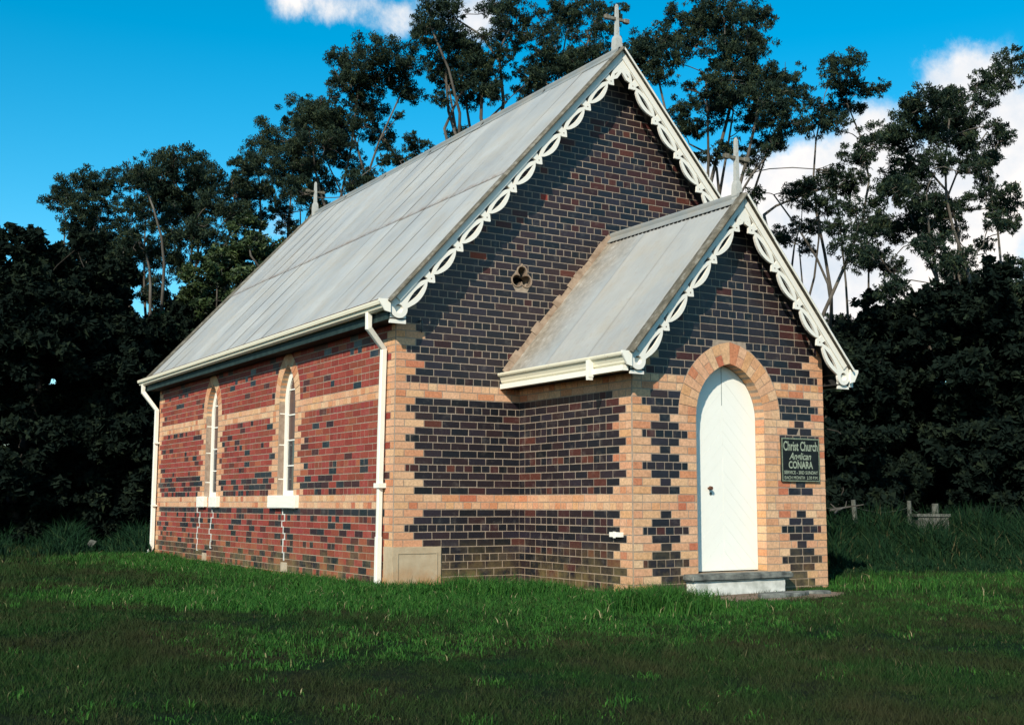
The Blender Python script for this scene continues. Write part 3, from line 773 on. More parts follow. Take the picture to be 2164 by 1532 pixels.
# ---------------------------------------------------------------- roofs
def roof(xc, za, m_, half, y0, y1, wn, tiers, nsheet, first_mat='roof_iron', bulge=.0):
    th = math.atan(m_); ct, st_ = math.cos(th), math.sin(th); Ls = half/ct
    rf = bpy.data.objects.new('roof', None); link(rf, church); rf.location = (-W/2, 0, 0); rf.empty_display_size = .3
    rf['label'] = wn
    for sg in (-1, 1):
        def P(t_, y, h=0): return Vector((xc+sg*(t_*ct+h*st_), y, za-t_*st_+h*ct))
        # lining under the sheets
        mb = MB(); mb.prism([P(.02, y0+.05, -.035), P(Ls-.03, y0+.05, -.035), P(Ls-.03, y0+.05, -.055), P(.02, y0+.05, -.055)],
                            [P(.02, y1-.005, -.035), P(Ls-.03, y1-.005, -.035), P(Ls-.03, y1-.005, -.055), P(.02, y1-.005, -.055)])
        _obj('roof_lining', mesh('roof_lining', mb.V, mb.F, M['soffit_shade']), rf)
        sw = (y1-y0)/nsheet; cor = max(1, round(sw/.0762)); 
        for ti in range(tiers):
            ta, tb = (0, Ls) if tiers == 1 else ((0, Ls*.515) if ti == 0 else (Ls*.49, Ls))
            for k in range(nsheet):
                ya, yb = y0+k*sw, y0+(k+1)*sw+.035*(k < nsheet-1)
                ns = cor*6; tt = [ta, ta+.12, (ta+tb)/2, tb-.12, tb-.03, tb]; ee = [.15, 0, 0, .15, .9, 1.] if ti == 0 and tiers == 2 else [.2, 0, 0, .05, .25, .45]
                skew = random.uniform(-.004, .004)
                V = []; E_ = []
                for t_, e in zip(tt, ee):
                    for i in range(ns+1):
                        y = ya+(yb-ya)*i/ns; ph = 2*math.pi*(y-y0)/.0762
                        h = .0011*math.sin(ph)+.004*(1-i/ns)*(k > 0)+(.006 if (ti == 0 and tiers == 2) else 0)+.0035*math.sin(t_*1.3+k)*bulge-.004
                        V.append(P(t_+skew*(t_ == tb)*3, y, h)); E_.append(e)
                F = [(a*(ns+1)+i, a*(ns+1)+i+1, (a+1)*(ns+1)+i+1, (a+1)*(ns+1)+i) for a in range(len(tt)-1) for i in range(ns)]
                me = mesh('roof_sheet', V, F, M[first_mat] if isinstance(first_mat, str) else M[first_mat[1] if k < nsheet-1 else first_mat[0]])
                at = me.attributes.new('edge', 'FLOAT', 'POINT'); at.data.foreach_set('value', np.array(E_, dtype=np.float32))
                me.polygons.foreach_set('use_smooth', [True]*len(me.polygons)); _obj('roof_sheet', me, rf)
    return rf, th, Ls
nroof, nth, nL = roof(W/2, ZA, MN, W/2+EV, -OV, LN+OV, 'main corrugated iron roof over the nave', 2, 14, bulge=1)
proof, pth, pL = roof(XC, PZA, MP, PW/2+PE, -DP-PO, -.004, 'lower iron roof over the porch', 1, 3, ('roof_iron_lichen', 'roof_iron'))
def rake(xc, za, th, Ls, yf, d, rf, wide=.12):
    """weathered roll capping on the slope's front edge; d=-1 front, +1 rear"""
    ct, st_ = math.cos(th), math.sin(th)
    for sg in (-1, 1):
        def P(t_, y, h=0): return Vector((xc+sg*(t_*ct+h*st_), y, za-t_*st_+h*ct))
        mb = MB(); prof = [(.064, -.010), (.070, .006), (.058, .022), (.010, .030), (-.03, .020), (-wide, .006), (-wide, .0), (-.02, .004), (.050, -.002)]
        n = 12; L0 = 0 
        for i in range(n):
            a, b = Ls*i/n, Ls*(i+1)/n-.0008; jx = random.uniform(-.0025, .0025)
            mb.prism([P(a, yf+d*(u+jx), h) for u, h in prof], [P(b, yf+d*(u+jx), h) for u, h in prof], 0, random.random())
        nf = len(prof)+2; mi = [1 if sg > 0 and (q % nf) in (2, 3, 4, 5, 10) else 0 for q in range(len(mb.F))]
        o = _obj('barge_capping', mesh('barge_capping', mb.V, mb.F, [M['capping_lichen'], M['paint_lace']], mi), rf)
rake(W/2, ZA+.004, nth, nL, -OV, -1, nroof); rake(W/2, ZA+.004, nth, nL, LN+OV, 1, nroof); rake(XC, PZA+.004, pth, pL, -DP-PO, -1, proof, .10)
def ridge(xc, za, y0, y1, rf, th):
    mb = MB(); ct, st_ = math.cos(th), math.sin(th); prof = []
    prof.append((-.15*ct, -.15*st_+.022)); prof.append((-.045*ct, -.045*st_+.016))
    for k in range(7): a = math.pi*(1.05-k/6*1.1); prof.append((.034*math.cos(a), .018+.034*math.sin(a)))
    prof.append((.045*ct, -.045*st_+.016)); prof.append((.15*ct, -.15*st_+.022))
    low_ = [(x*.98, z-.008) for x, z in prof[::-1]]; pr = prof+low_
    n = max(1, round((y1-y0)/1.8))
    for i in range(n):
        a = y0+(y1-y0)*i/n; b = y0+(y1-y0)*(i+1)/n-.003; dz = random.uniform(-.004, .004)
        mb2 = MB(); mb2.prism([(xc+x, a, za+z+dz) for x, z in pr], [(xc+x, b, za+z+dz) for x, z in pr])
        _obj('ridge_capping', mesh('ridge_capping', mb2.V, mb2.F, M['ridge_iron']), rf)
def shade_teeth(xc, za, y0, y1, rf, th):  # black slips painted in as the toothed shadow under the ridge flange
    ct, st_ = math.cos(th), math.sin(th); mb = MB(); n = int((y1-y0)/.0762)
    for sg in (-1, 1):
        for k in range(n):
            a = y0+k*.0762+random.uniform(-.006, .006); t0_, t1_ = .142, .158+random.uniform(0, .006)
            P = lambda t_, y, h: (xc+sg*(t_*ct+h*st_), y, za-t_*st_+h*ct)
            mb.prism([P(t0_, a, .004), P(t1_, a+.008, .004), P(t1_, a+.044, .004), P(t0_, a+.052, .004)], [P(t0_, a, .012), P(t1_, a+.008, .010), P(t1_, a+.044, .010), P(t0_, a+.052, .012)])
    _obj('ridge_edge_shade', mesh('ridge_edge_shade', mb.V, mb.F, M['shade_black']), rf)['kind'] = 'stuff'
shade_teeth(XC, PZA, -DP-PO+.06, -.02, proof, pth)
ridge(W/2, ZA, -OV+.03, LN+OV-.03, nroof, nth); ridge(XC, PZA, -DP-PO+.03, -.006, proof, pth)
# cement flashing where the porch roof meets the gable
f = frame('nave_front'); th = pth; ct, st_ = math.cos(th), math.sin(th)
for sg in (-1, 1):
    fl = None; n = 15; mb = MB()
    for i in range(n):
        a, b = .02+(pL-.04)*i/n, .02+(pL-.04)*(i+1)/n-.002
        hh = .055+.012*((i*5) % 3)+random.uniform(-.010, .010); dp = random.uniform(.022, .036)
        P = lambda t_, h: (XC+sg*(t_*ct+h*st_), PZA-t_*st_+h*ct)
        q = [P(a, -.03), P(b, -.03), P(b, hh+random.uniform(-.008, .008)), P(a, hh+random.uniform(-.008, .008))]
        mb.add([f(x, z, .004) for x, z in q]+[f(q[0][0], q[0][1], -dp-.02), f(q[1][0], q[1][1], -dp-.02), f(q[2][0], q[2][1], -.012), f(q[3][0], q[3][1], -.012)],
               [(4,5,6,7),(0,4,7,3),(1,2,6,5),(3,7,6,2),(0,1,5,4)], 0, random.random())
    _obj('cement_flashing', mesh('cement_flashing', mb.V, mb.F, M['cement']), proof)

# ---------------------------------------------------------------- barge boards with pierced lace
def barge(xc, za, th, Ls, yf, t0, pitch, nn, s_, name_label, d=-1):
    tn = math.tan(th); ct, st_ = math.cos(th), math.sin(th)
    par = None
    for sg in (-1, 1):
        def to3(a, b, dep): return Vector((xc+sg*(a*ct-b*st_), yf-d*0-d*(-1)*0+(-d)*dep, za-.004-a*st_-b*ct))
        nodes = [t0+pitch*i for i in range(nn)]; tU = nodes[-1]+pitch*.98
        wn_ = .172*s_; top0 = 0.0
        def arc(ta, tb, n=10, w0=.168, amp=.078):
            return [(ta+(tb-ta)*i/n, (w0+amp*math.sin(math.pi*i/n)**.75)*s_) for i in range(n+1)]
        bot = []
        # from mitre to first node
        wm = .205*s_; bot.append((wm*tn, wm))
        hd_ = .056*s_
        bot += [(nodes[0]-hd_*2.0, .215*s_), (nodes[0]-hd_, .186*s_)]
        for i, t_ in enumerate(nodes):
            bot += [(t_-hd_, .186*s_), (t_-.004, .243*s_), (t_+.004, .243*s_), (t_+hd_, .186*s_)]
            tb = nodes[i+1] if i+1 < nn else tU-.02
            A = arc(t_+hd_*1.05, tb-hd_*(1.05 if i+1 < nn else 0), 10)
            if i+1 == nn: A = A[:8]
            bot += A
        # scroll end: circle
        rU = .108*s_; cU = (tU+.02, .135*s_)
        # angle in (a,b) space: start where the arc leaves, go round the outside to the top edge
        cir = []
        for k in range(15):
            a = math.radians(140-k*(140+75)/14); cir.append((cU[0]+rU*math.cos(a), cU[1]+rU*math.sin(a)))
        bot += cir
        outer = [(0.004, 0.001)]+bot+[(cU[0]-.02, .0)]
        # dedupe
        o2 = [outer[0]]
        for p in outer[1:]:
            if (p[0]-o2[-1][0])**2+(p[1]-o2[-1][1])**2 > 1e-7: o2.append(p)
        holes = []
        def ves(ta, tb, w0, hw, n=8):
            up_ = [(ta+(tb-ta)*i/n, (w0-hw*math.sin(math.pi*i/n))*s_) for i in range(n+1)]
            dn = [(ta+(tb-ta)*i/n, (w0+hw*math.sin(math.pi*i/n))*s_) for i in range(n-1, 0, -1)]
            return up_+dn
        for i, t_ in enumerate(nodes):
            tb = nodes[i+1] if i+1 < nn else tU
            holes.append(ves(t_+.105*s_, tb-.105*s_, .164, .027))
            holes.append([(t_+.034*s_, .150*s_), (t_+.046*s_, .090*s_), (t_+.175*s_, .090*s_), (t_+.10*s_, .116*s_)])
            if i or t0 > .3: holes.append([(t_-.034*s_, .150*s_), (t_-.10*s_, .116*s_), (t_-.175*s_, .090*s_), (t_-.046*s_, .090*s_)])
        holes.append([(nodes[0]-.10*s_, .175*s_), (nodes[0]-.19*s_ if nodes[0] > .42 else nodes[0]-.12*s_, .165*s_), (nodes[0]-.12*s_, .150*s_)])
        hs_ = [(cU[0]+.052*s_*math.cos(a)-.0, cU[1]+.052*s_*math.sin(a)) for a in [math.radians(x) for x in range(0, 360, 36)]]
        holes.append(hs_)
        mb = MB(); holed(o2, holes, to3, .028, mb)
        o = pbuild(mb, 'barge_board', [M['paint_lace']], par)
        o['label'] = name_label+(' left slope' if sg < 0 else ' right slope')
        # upper moulding strip under the capping
        mb = MB()
        a0, a1, b0, b1 = 0, tU-.05, .006, .082*s_
        P4 = [(b0*tn+.004, b0), (a1, b0), (a1, b1), (b1*tn+.004, b1)]
        mb.prism([to3(a, b, -.016) for a, b in P4], [to3(a, b, -.0005) for a, b in P4])
        pbuild(mb, 'top_rail', [M['paint_lace']], None).parent = o
        bpy.data.objects[-1] if False else None
        # bolts
        for t_ in nodes:
            mb = MB(); mb.tube([to3(t_, .178*s_, -.0005), to3(t_, .178*s_, -.004)], [.008, .007], 6)
            x = pbuild(mb, 'bolt', [M['rusty_iron']], None); x.parent = o
        for ch in [c for c in bpy.data.objects if c.parent == o]: ch.location = (0, 0, 0)
barge(W/2, ZA, nth, nL, -OV, .46, .551, 8, 1.0, 'white pierced barge board of main gable,')
barge(XC, PZA, pth, pL, -DP-PO, .365, .525, 4, .92, 'white pierced barge board of porch gable,')
# plain rear barge boards
for sg in (-1, 1):
    mb = MB(); ct, st_ = math.cos(nth), math.sin(nth)
    P = lambda a, b, y: (W/2+sg*(a*ct-b*st_), y, ZA-.004-a*st_-b*ct)
    q = [(.005, 0), (nL, 0), (nL, .2), (.2*math.tan(nth)+.005, .2)]
    mb.prism([P(a, b, LN+OV) for a, b in q], [P(a, b, LN+OV-.028) for a, b in q]); pbuild(mb, 'rear_barge_board', [M['paint_lace']])

# ---------------------------------------------------------------- gutters, fascias
def gutter(x, z, sg, y0, y1, prof, name, mt):
    mb = MB(); n = max(1, round((y1-y0)/1.8))
    for i in range(n):
        a, b = y0+(y1-y0)*i/n, y0+(y1-y0)*(i+1)/n; dz0 = random.uniform(-.004, .004) if i else 0
        mb.prism([(x+sg*u, a, z+v) for u, v in prof], [(x+sg*u, b-.0005, z+v) for u, v in prof], 0, random.random())
    return pbuild(mb, name, [M[mt]])
NG = [(0, -.01), (0, -.10), (.055, -.105), (.085, -.085), (.095, -.05), (.118, -.045), (.125, -.012), (.122, .006), (.110, .006), (.108, -.008), (.085, -.04), (.07, -.075), (.02, -.08), (.012, -.01)]
for sg, x in ((-1, -EV), (1, W+EV)):
    g_ = gutter(x-sg*.01, 3.285, sg, -OV+.0, LN+OV, NG, 'gutter', 'paint_cream'); g_['label'] = 'long cream eave gutter'
    mb = MB(); mb.box((min(x-sg*.012, x-sg*.034), -OV+.03, 3.08), (max(x-sg*.012, x-sg*.034), LN+OV-.03, 3.245)); pbuild(mb, 'fascia', [M['fascia_green_shade']])
    mb = MB(); mb.box((min(x-sg*.0345, -.0*sg if sg < 0 else W), -OV+.03, 3.085), (max(x-sg*.0345, 0 if sg < 0 else W), LN+OV-.03, 3.10)); pbuild(mb, 'eave_soffit', [M['soffit_shade']])
    mb = MB(); mb.box((x-sg*.008 if sg < 0 else x-.0+.0, -OV-.0, 3.135), (x+.0 if False else x+sg*.10 if sg > 0 else x-.008+.0, -OV+.028, 3.14)) if False else None
    # rusted lip line
    mb = MB(); mb.box((min(x+sg*.100, x+sg*.1145), -OV, 3.2915), (max(x+sg*.100, x+sg*.1145), LN+OV, 3.298)); pbuild(mb, 'gutter_lip', [M['rusty_iron']], None).parent = g_
    for ch in [c for c in bpy.data.objects if c.parent == g_]: ch.location = (0, 0, 0)
PG = [(0, -.01), (0, -.115), (.045, -.12), (.060, -.105), (.062, -.085), (.080, -.045), (.105, -.03), (.112, -.01), (.108, .004), (.098, .004), (.096, -.012), (.07, -.04), (.045, -.09), (.012, -.10), (.012, -.01)]
for sg, x in ((-1, XP-PE), (1, XP+PW+PE)):
    g_ = gutter(x-sg*.006, 2.575, sg, -DP-PO+.0, -.012, PG, 'gutter', 'paint_cream'); g_['label'] = 'short cream porch gutter'
    a, b = sorted((x-sg*.008, x-sg*.03)); mb = MB(); mb.box((a, -DP-PO+.03, 2.395), (b, -.01, 2.54)); pbuild(mb, 'fascia', [M['soffit_shade']])
    a, b = sorted((x+sg*.070, x-sg*.006)); mb = MB(); mb.box((a, -DP-PO+.03, 2.388), (b, -.012, 2.447)); pbuild(mb, 'fascia_trim', [M['paint_white']])
    a, b = sorted((x-sg*.0305, XP if sg < 0 else XP+PW)); mb = MB(); mb.box((a, -DP-PO+.03, 2.40), (b, -.01, 2.415)); pbuild(mb, 'eave_soffit', [M['soffit_shade']])
    a, b = sorted((x+sg*.125, x+sg*.06)); mb = MB(); mb.box((a, -1.95, 2.36), (b, -1.90, 2.545)); mb.box((a-.0, -1.945, 2.33), (b-.005, -1.905, 2.36)); pbuild(mb, 'gutter_outlet', [M['paint_white']])
# barge foot returns (white boxed ends that close the gutter)
def foot(x, sg, y0, z0, w_, h, dd):
    mb = MB(); a, b = sorted((x+sg*w_, x-sg*.02))
    mb.prism([(x-sg*.02, y0, z0), (x-sg*.02, y0, z0-h), (x+sg*w_*.4, y0, z0-h*.9), (x+sg*w_, y0, z0-.03), (x+sg*w_, y0, z0)],
             [(x-sg*.02, y0+dd, z0), (x-sg*.02, y0+dd, z0-h), (x+sg*w_*.4, y0+dd, z0-h*.9), (x+sg*w_, y0+dd, z0-.03), (x+sg*w_, y0+dd, z0)])
    pbuild(mb, 'gutter_end', [M['paint_white']])
foot(-EV, -1, -OV-.022, 3.30, .125, .15, .021); foot(W+EV, 1, -OV-.022, 3.30, .125, .15, .021)
foot(XP-PE, -1, -DP-PO-.022, 2.59, .11, .16, .021); foot(XP+PW+PE, 1, -DP-PO-.022, 2.59, .11, .16, .021)
for xa, xb, y0, z0, h in ((-EV-.0, .0, -OV+.03, 3.24, .20), (XP-PE, XP, -DP-PO+.03, 2.53, .17), (XP+PW, XP+PW+PE, -DP-PO+.03, 2.53, .17)):
    mb = MB(); mb.box((xa+.03, y0, z0-h), (xb-.001, y0+.02, z0)); pbuild(mb, 'boxed_eave', [M['paint_lace']])

# ---------------------------------------------------------------- downpipes
def sq_tube(mb, pts, w_=.035):
    pts = [Vector(p) for p in pts]; rings = []
    for i, p in enumerate(pts):
        d = (pts[min(i+1, len(pts)-1)]-pts[max(i-1, 0)]).normalized(); a = Vector((0, 1, 0)); a = (a-d*a.dot(d)).normalized(); b = d.cross(a)
        rings.append([p+a*w_*x+b*w_*y for x, y in ((-1,-.8),(-.8,-1),(.8,-1),(1,-.8),(1,.8),(.8,1),(-.8,1),(-1,.8))])
    for i in range(len(pts)-1): mb.prism(rings[i], rings[i+1])
dp1 = MB(); sq_tube(dp1, [(-.285, .14, 3.20), (-.285, .14, 3.02), (-.052, .22, 2.80), (-.052, .25, 2.0), (-.052, .27, 1.23)], .033)
p_ = pbuild(dp1, 'downpipe', [M['paint_white']]); p_['label'] = 'white downpipe at front corner'
mb = MB(); sq_tube(mb, [(-.05, .27, 1.19), (-.05, .28, .62)], .028); pbuild(mb, 'pipe_section', [M['paint_white']], None).parent = p_
mb = MB(); sq_tube(mb, [(-.052, .28, .63), (-.052, .29, -.05)], .034); pbuild(mb, 'pipe_section', [M['paint_white']], None).parent = p_
mb = MB(); mb.box((-.095, .20, 1.19), (-.002, .345, 1.245)); pbuild(mb, 'pipe_bracket', [M['paint_white']], None).parent = p_
dp2 = MB(); sq_tube(dp2, [(-.285, 10.14, 3.20), (-.285, 10.14, 3.06), (-.055, 10.0, 2.72), (-.055, 10.0, .20), (-.16, 10.02, .03)], .036)
p2 = pbuild(dp2, 'downpipe', [M['paint_white']]); p2['label'] = 'white downpipe at far corner kicked out at its foot'
for zb in (2.1, .95):
    mb = MB(); mb.box((-.09, 9.93, zb), (-.002, 10.045, zb+.03)); pbuild(mb, 'pipe_bracket', [M['paint_white']], None).parent = p2
for pp in (p_, p2):
    for ch in [c for c in bpy.data.objects if c.parent == pp]: ch.location = (0, 0, 0)

# ---------------------------------------------------------------- crosses on the ridges
def cross(x, y, z, top, name_label, arm=.21, s_=1., thick=.034):
    mb = MB(); h = top-z; b = z+.27*s_
    def sq(r, zz, oct_=False): return [(x-r, y-r, zz), (x+r, y-r, zz), (x+r, y+r, zz), (x-r, y+r, zz)]
    lv = [(.060*s_, z-.22), (.066*s_, z+.12*s_), (.060*s_, b-.03), (.045*s_, b+.01), (thick*1.15, b+.015), (thick, (b+top)/2), (thick*.8, top-.03), (thick*.35, top)]
    for (r0, z0), (r1, z1) in zip(lv[:-1], lv[1:]): mb.prism(sq(r0, z0), sq(r1, z1))
    o = pbuild(mb, 'roof_cross', [M['paint_weather']]); o['label'] = name_label
    za_ = b+(top-b)*.54
    for sg in (-1, 1):
        mb = MB()
        lx = [(thick*.9, .017), (arm*.55, .017), (arm*.6, .026), (arm*.95, .028), (arm, .016)]
        for (a0, r0), (a1, r1) in zip(lx[:-1], lx[1:]):
            mb.prism([(x+sg*a0, y-r0, za_-r0), (x+sg*a0, y+r0, za_-r0), (x+sg*a0, y+r0, za_+r0), (x+sg*a0, y-r0, za_+r0)],
                     [(x+sg*a1, y-r1, za_-r1), (x+sg*a1, y+r1, za_-r1), (x+sg*a1, y+r1, za_+r1), (x+sg*a1, y-r1, za_+r1)])
        a_ = pbuild(mb, 'cross_arm', [M['capping_lichen']], None); a_.parent = o; a_.location = (0, 0, 0)
cross(W/2+.02, -OV+.13, ZA, 7.585, 'white cross on the main gable peak', .20, .80, .022)
cross(XC+.01, -DP-PO+.12, PZA, 5.17, 'white cross on the porch gable peak', .19, .66, .022)
cross(W/2, LN+OV-.12, ZA, 7.585, 'white cross at the far end of the main ridge', .21, .8, .026)

# ---------------------------------------------------------------- fittings on the walls
mb = MB(); mb.box((XP-.045, -2.10, .665), (XP-.001, -1.905, .715)); mb.box((XP-.055, -2.02, .655), (XP-.0455, -1.985, .722)); o = pbuild(mb, 'wall_bracket', [M['paint_white']]); o['label'] = 'small white metal bracket on porch side wall'
for y, z in ((6.99, .14), (3.40, .14)):
    mb = MB(); mb.box((-.010, y-.11, z-.06), (.02, y+.11, z+.07))
    for k in range(4): mb.box((-.014, y-.09+k*.05, z-.045), (-.0105, y-.065+k*.05, z+.055))
    o = pbuild(mb, 'air_vent', [M['sandstone']])
mb = MB(); mb.tube([(.30, 0, 3.13), (.30, -.06, 3.13), (.30, -.07, 3.10), (.30, -.06, 3.03), (.31, -.035, 3.00), (.33, -.03, 3.03)], .009, 6); o = pbuild(mb, 'iron_hook', [M['dark_metal']])

# ---------------------------------------------------------------- notice board (a thing of its own, hung on the porch)
SX0, SX1, SZ0, SZ1, SY = 3.788, 4.386, 1.276, 1.774, -DP-.012
sign = empty('notice_board', ((SX0+SX1)/2, SY, (SZ0+SZ1)/2), label='black painted church notice board with pale lettering right of the white door', cat='sign')
cx_, cz_ = (SX0+SX1)/2, (SZ0+SZ1)/2; hw, hh = (SX1-SX0)/2, (SZ1-SZ0)/2
mb = MB(); mb.box((-hw, -.012, -hh), (hw, .010, hh)); mb.build('board', [M['sign_black']], sign)
mb = MB(); e = .012
mb.box((-hw, -.016, hh-.016), (hw, -.0122, hh)); mb.box((-hw, -.016, -hh), (hw, -.0122, -hh+.013)); mb.box((-hw, -.016, -hh+.0131), (-hw+.013, -.0122, hh-.0161)); mb.box((hw-.013, -.016, -hh+.0131), (hw, -.0122, hh-.0161))
mb.build('border', [M['sign_border']], sign)
def text(body_, x0, x1, z, h, shear=0., bold=0.):
    cu = bpy.data.curves.new('lettering', 'FONT'); cu.body = body_; cu.size = 1; cu.shear = shear; cu.extrude = 0.0; cu.offset = bold; cu.resolution_u = 3
    cu.align_x = 'LEFT'
    o = bpy.data.objects.new('lettering', cu); COL.objects.link(o)
    dg = bpy.context.evaluated_depsgraph_get(); me = bpy.data.meshes.new_from_object(o.evaluated_get(dg)); bpy.data.objects.remove(o)
    V = np.empty(len(me.vertices)*3, dtype=np.float32); me.vertices.foreach_get('co', V); V = V.reshape(-1, 3)
    mn, mx = V.min(0), V.max(0)
    V2 = np.empty_like(V); V2[:, 0] = x0+(V[:, 0]-mn[0])/(mx[0]-mn[0])*(x1-x0); V2[:, 2] = z+(V[:, 1]-mn[1])/(mx[1]-mn[1])*h; V2[:, 1] = -.0135
    me.vertices.foreach_set('co', V2.ravel()); me.materials.clear(); me.materials.append(M['sign_letter']); me.update()
    _obj('lettering', me, sign)
text('Christ Church', -.272, .272, hh-.148, .112, .0, .022)
text('Anglican', -.185, .165, hh-.275, .108, .35, .018)
text('CONARA', -.195, .190, hh-.352, .088, 0, .03)
text('SERVICE - 3RD SUNDAY', -.268, .268, hh-.415, .040, 0, .02)
text('EACH MONTH  2.30 P.M.', -.262, .268, hh-.472, .036, 0, .02)
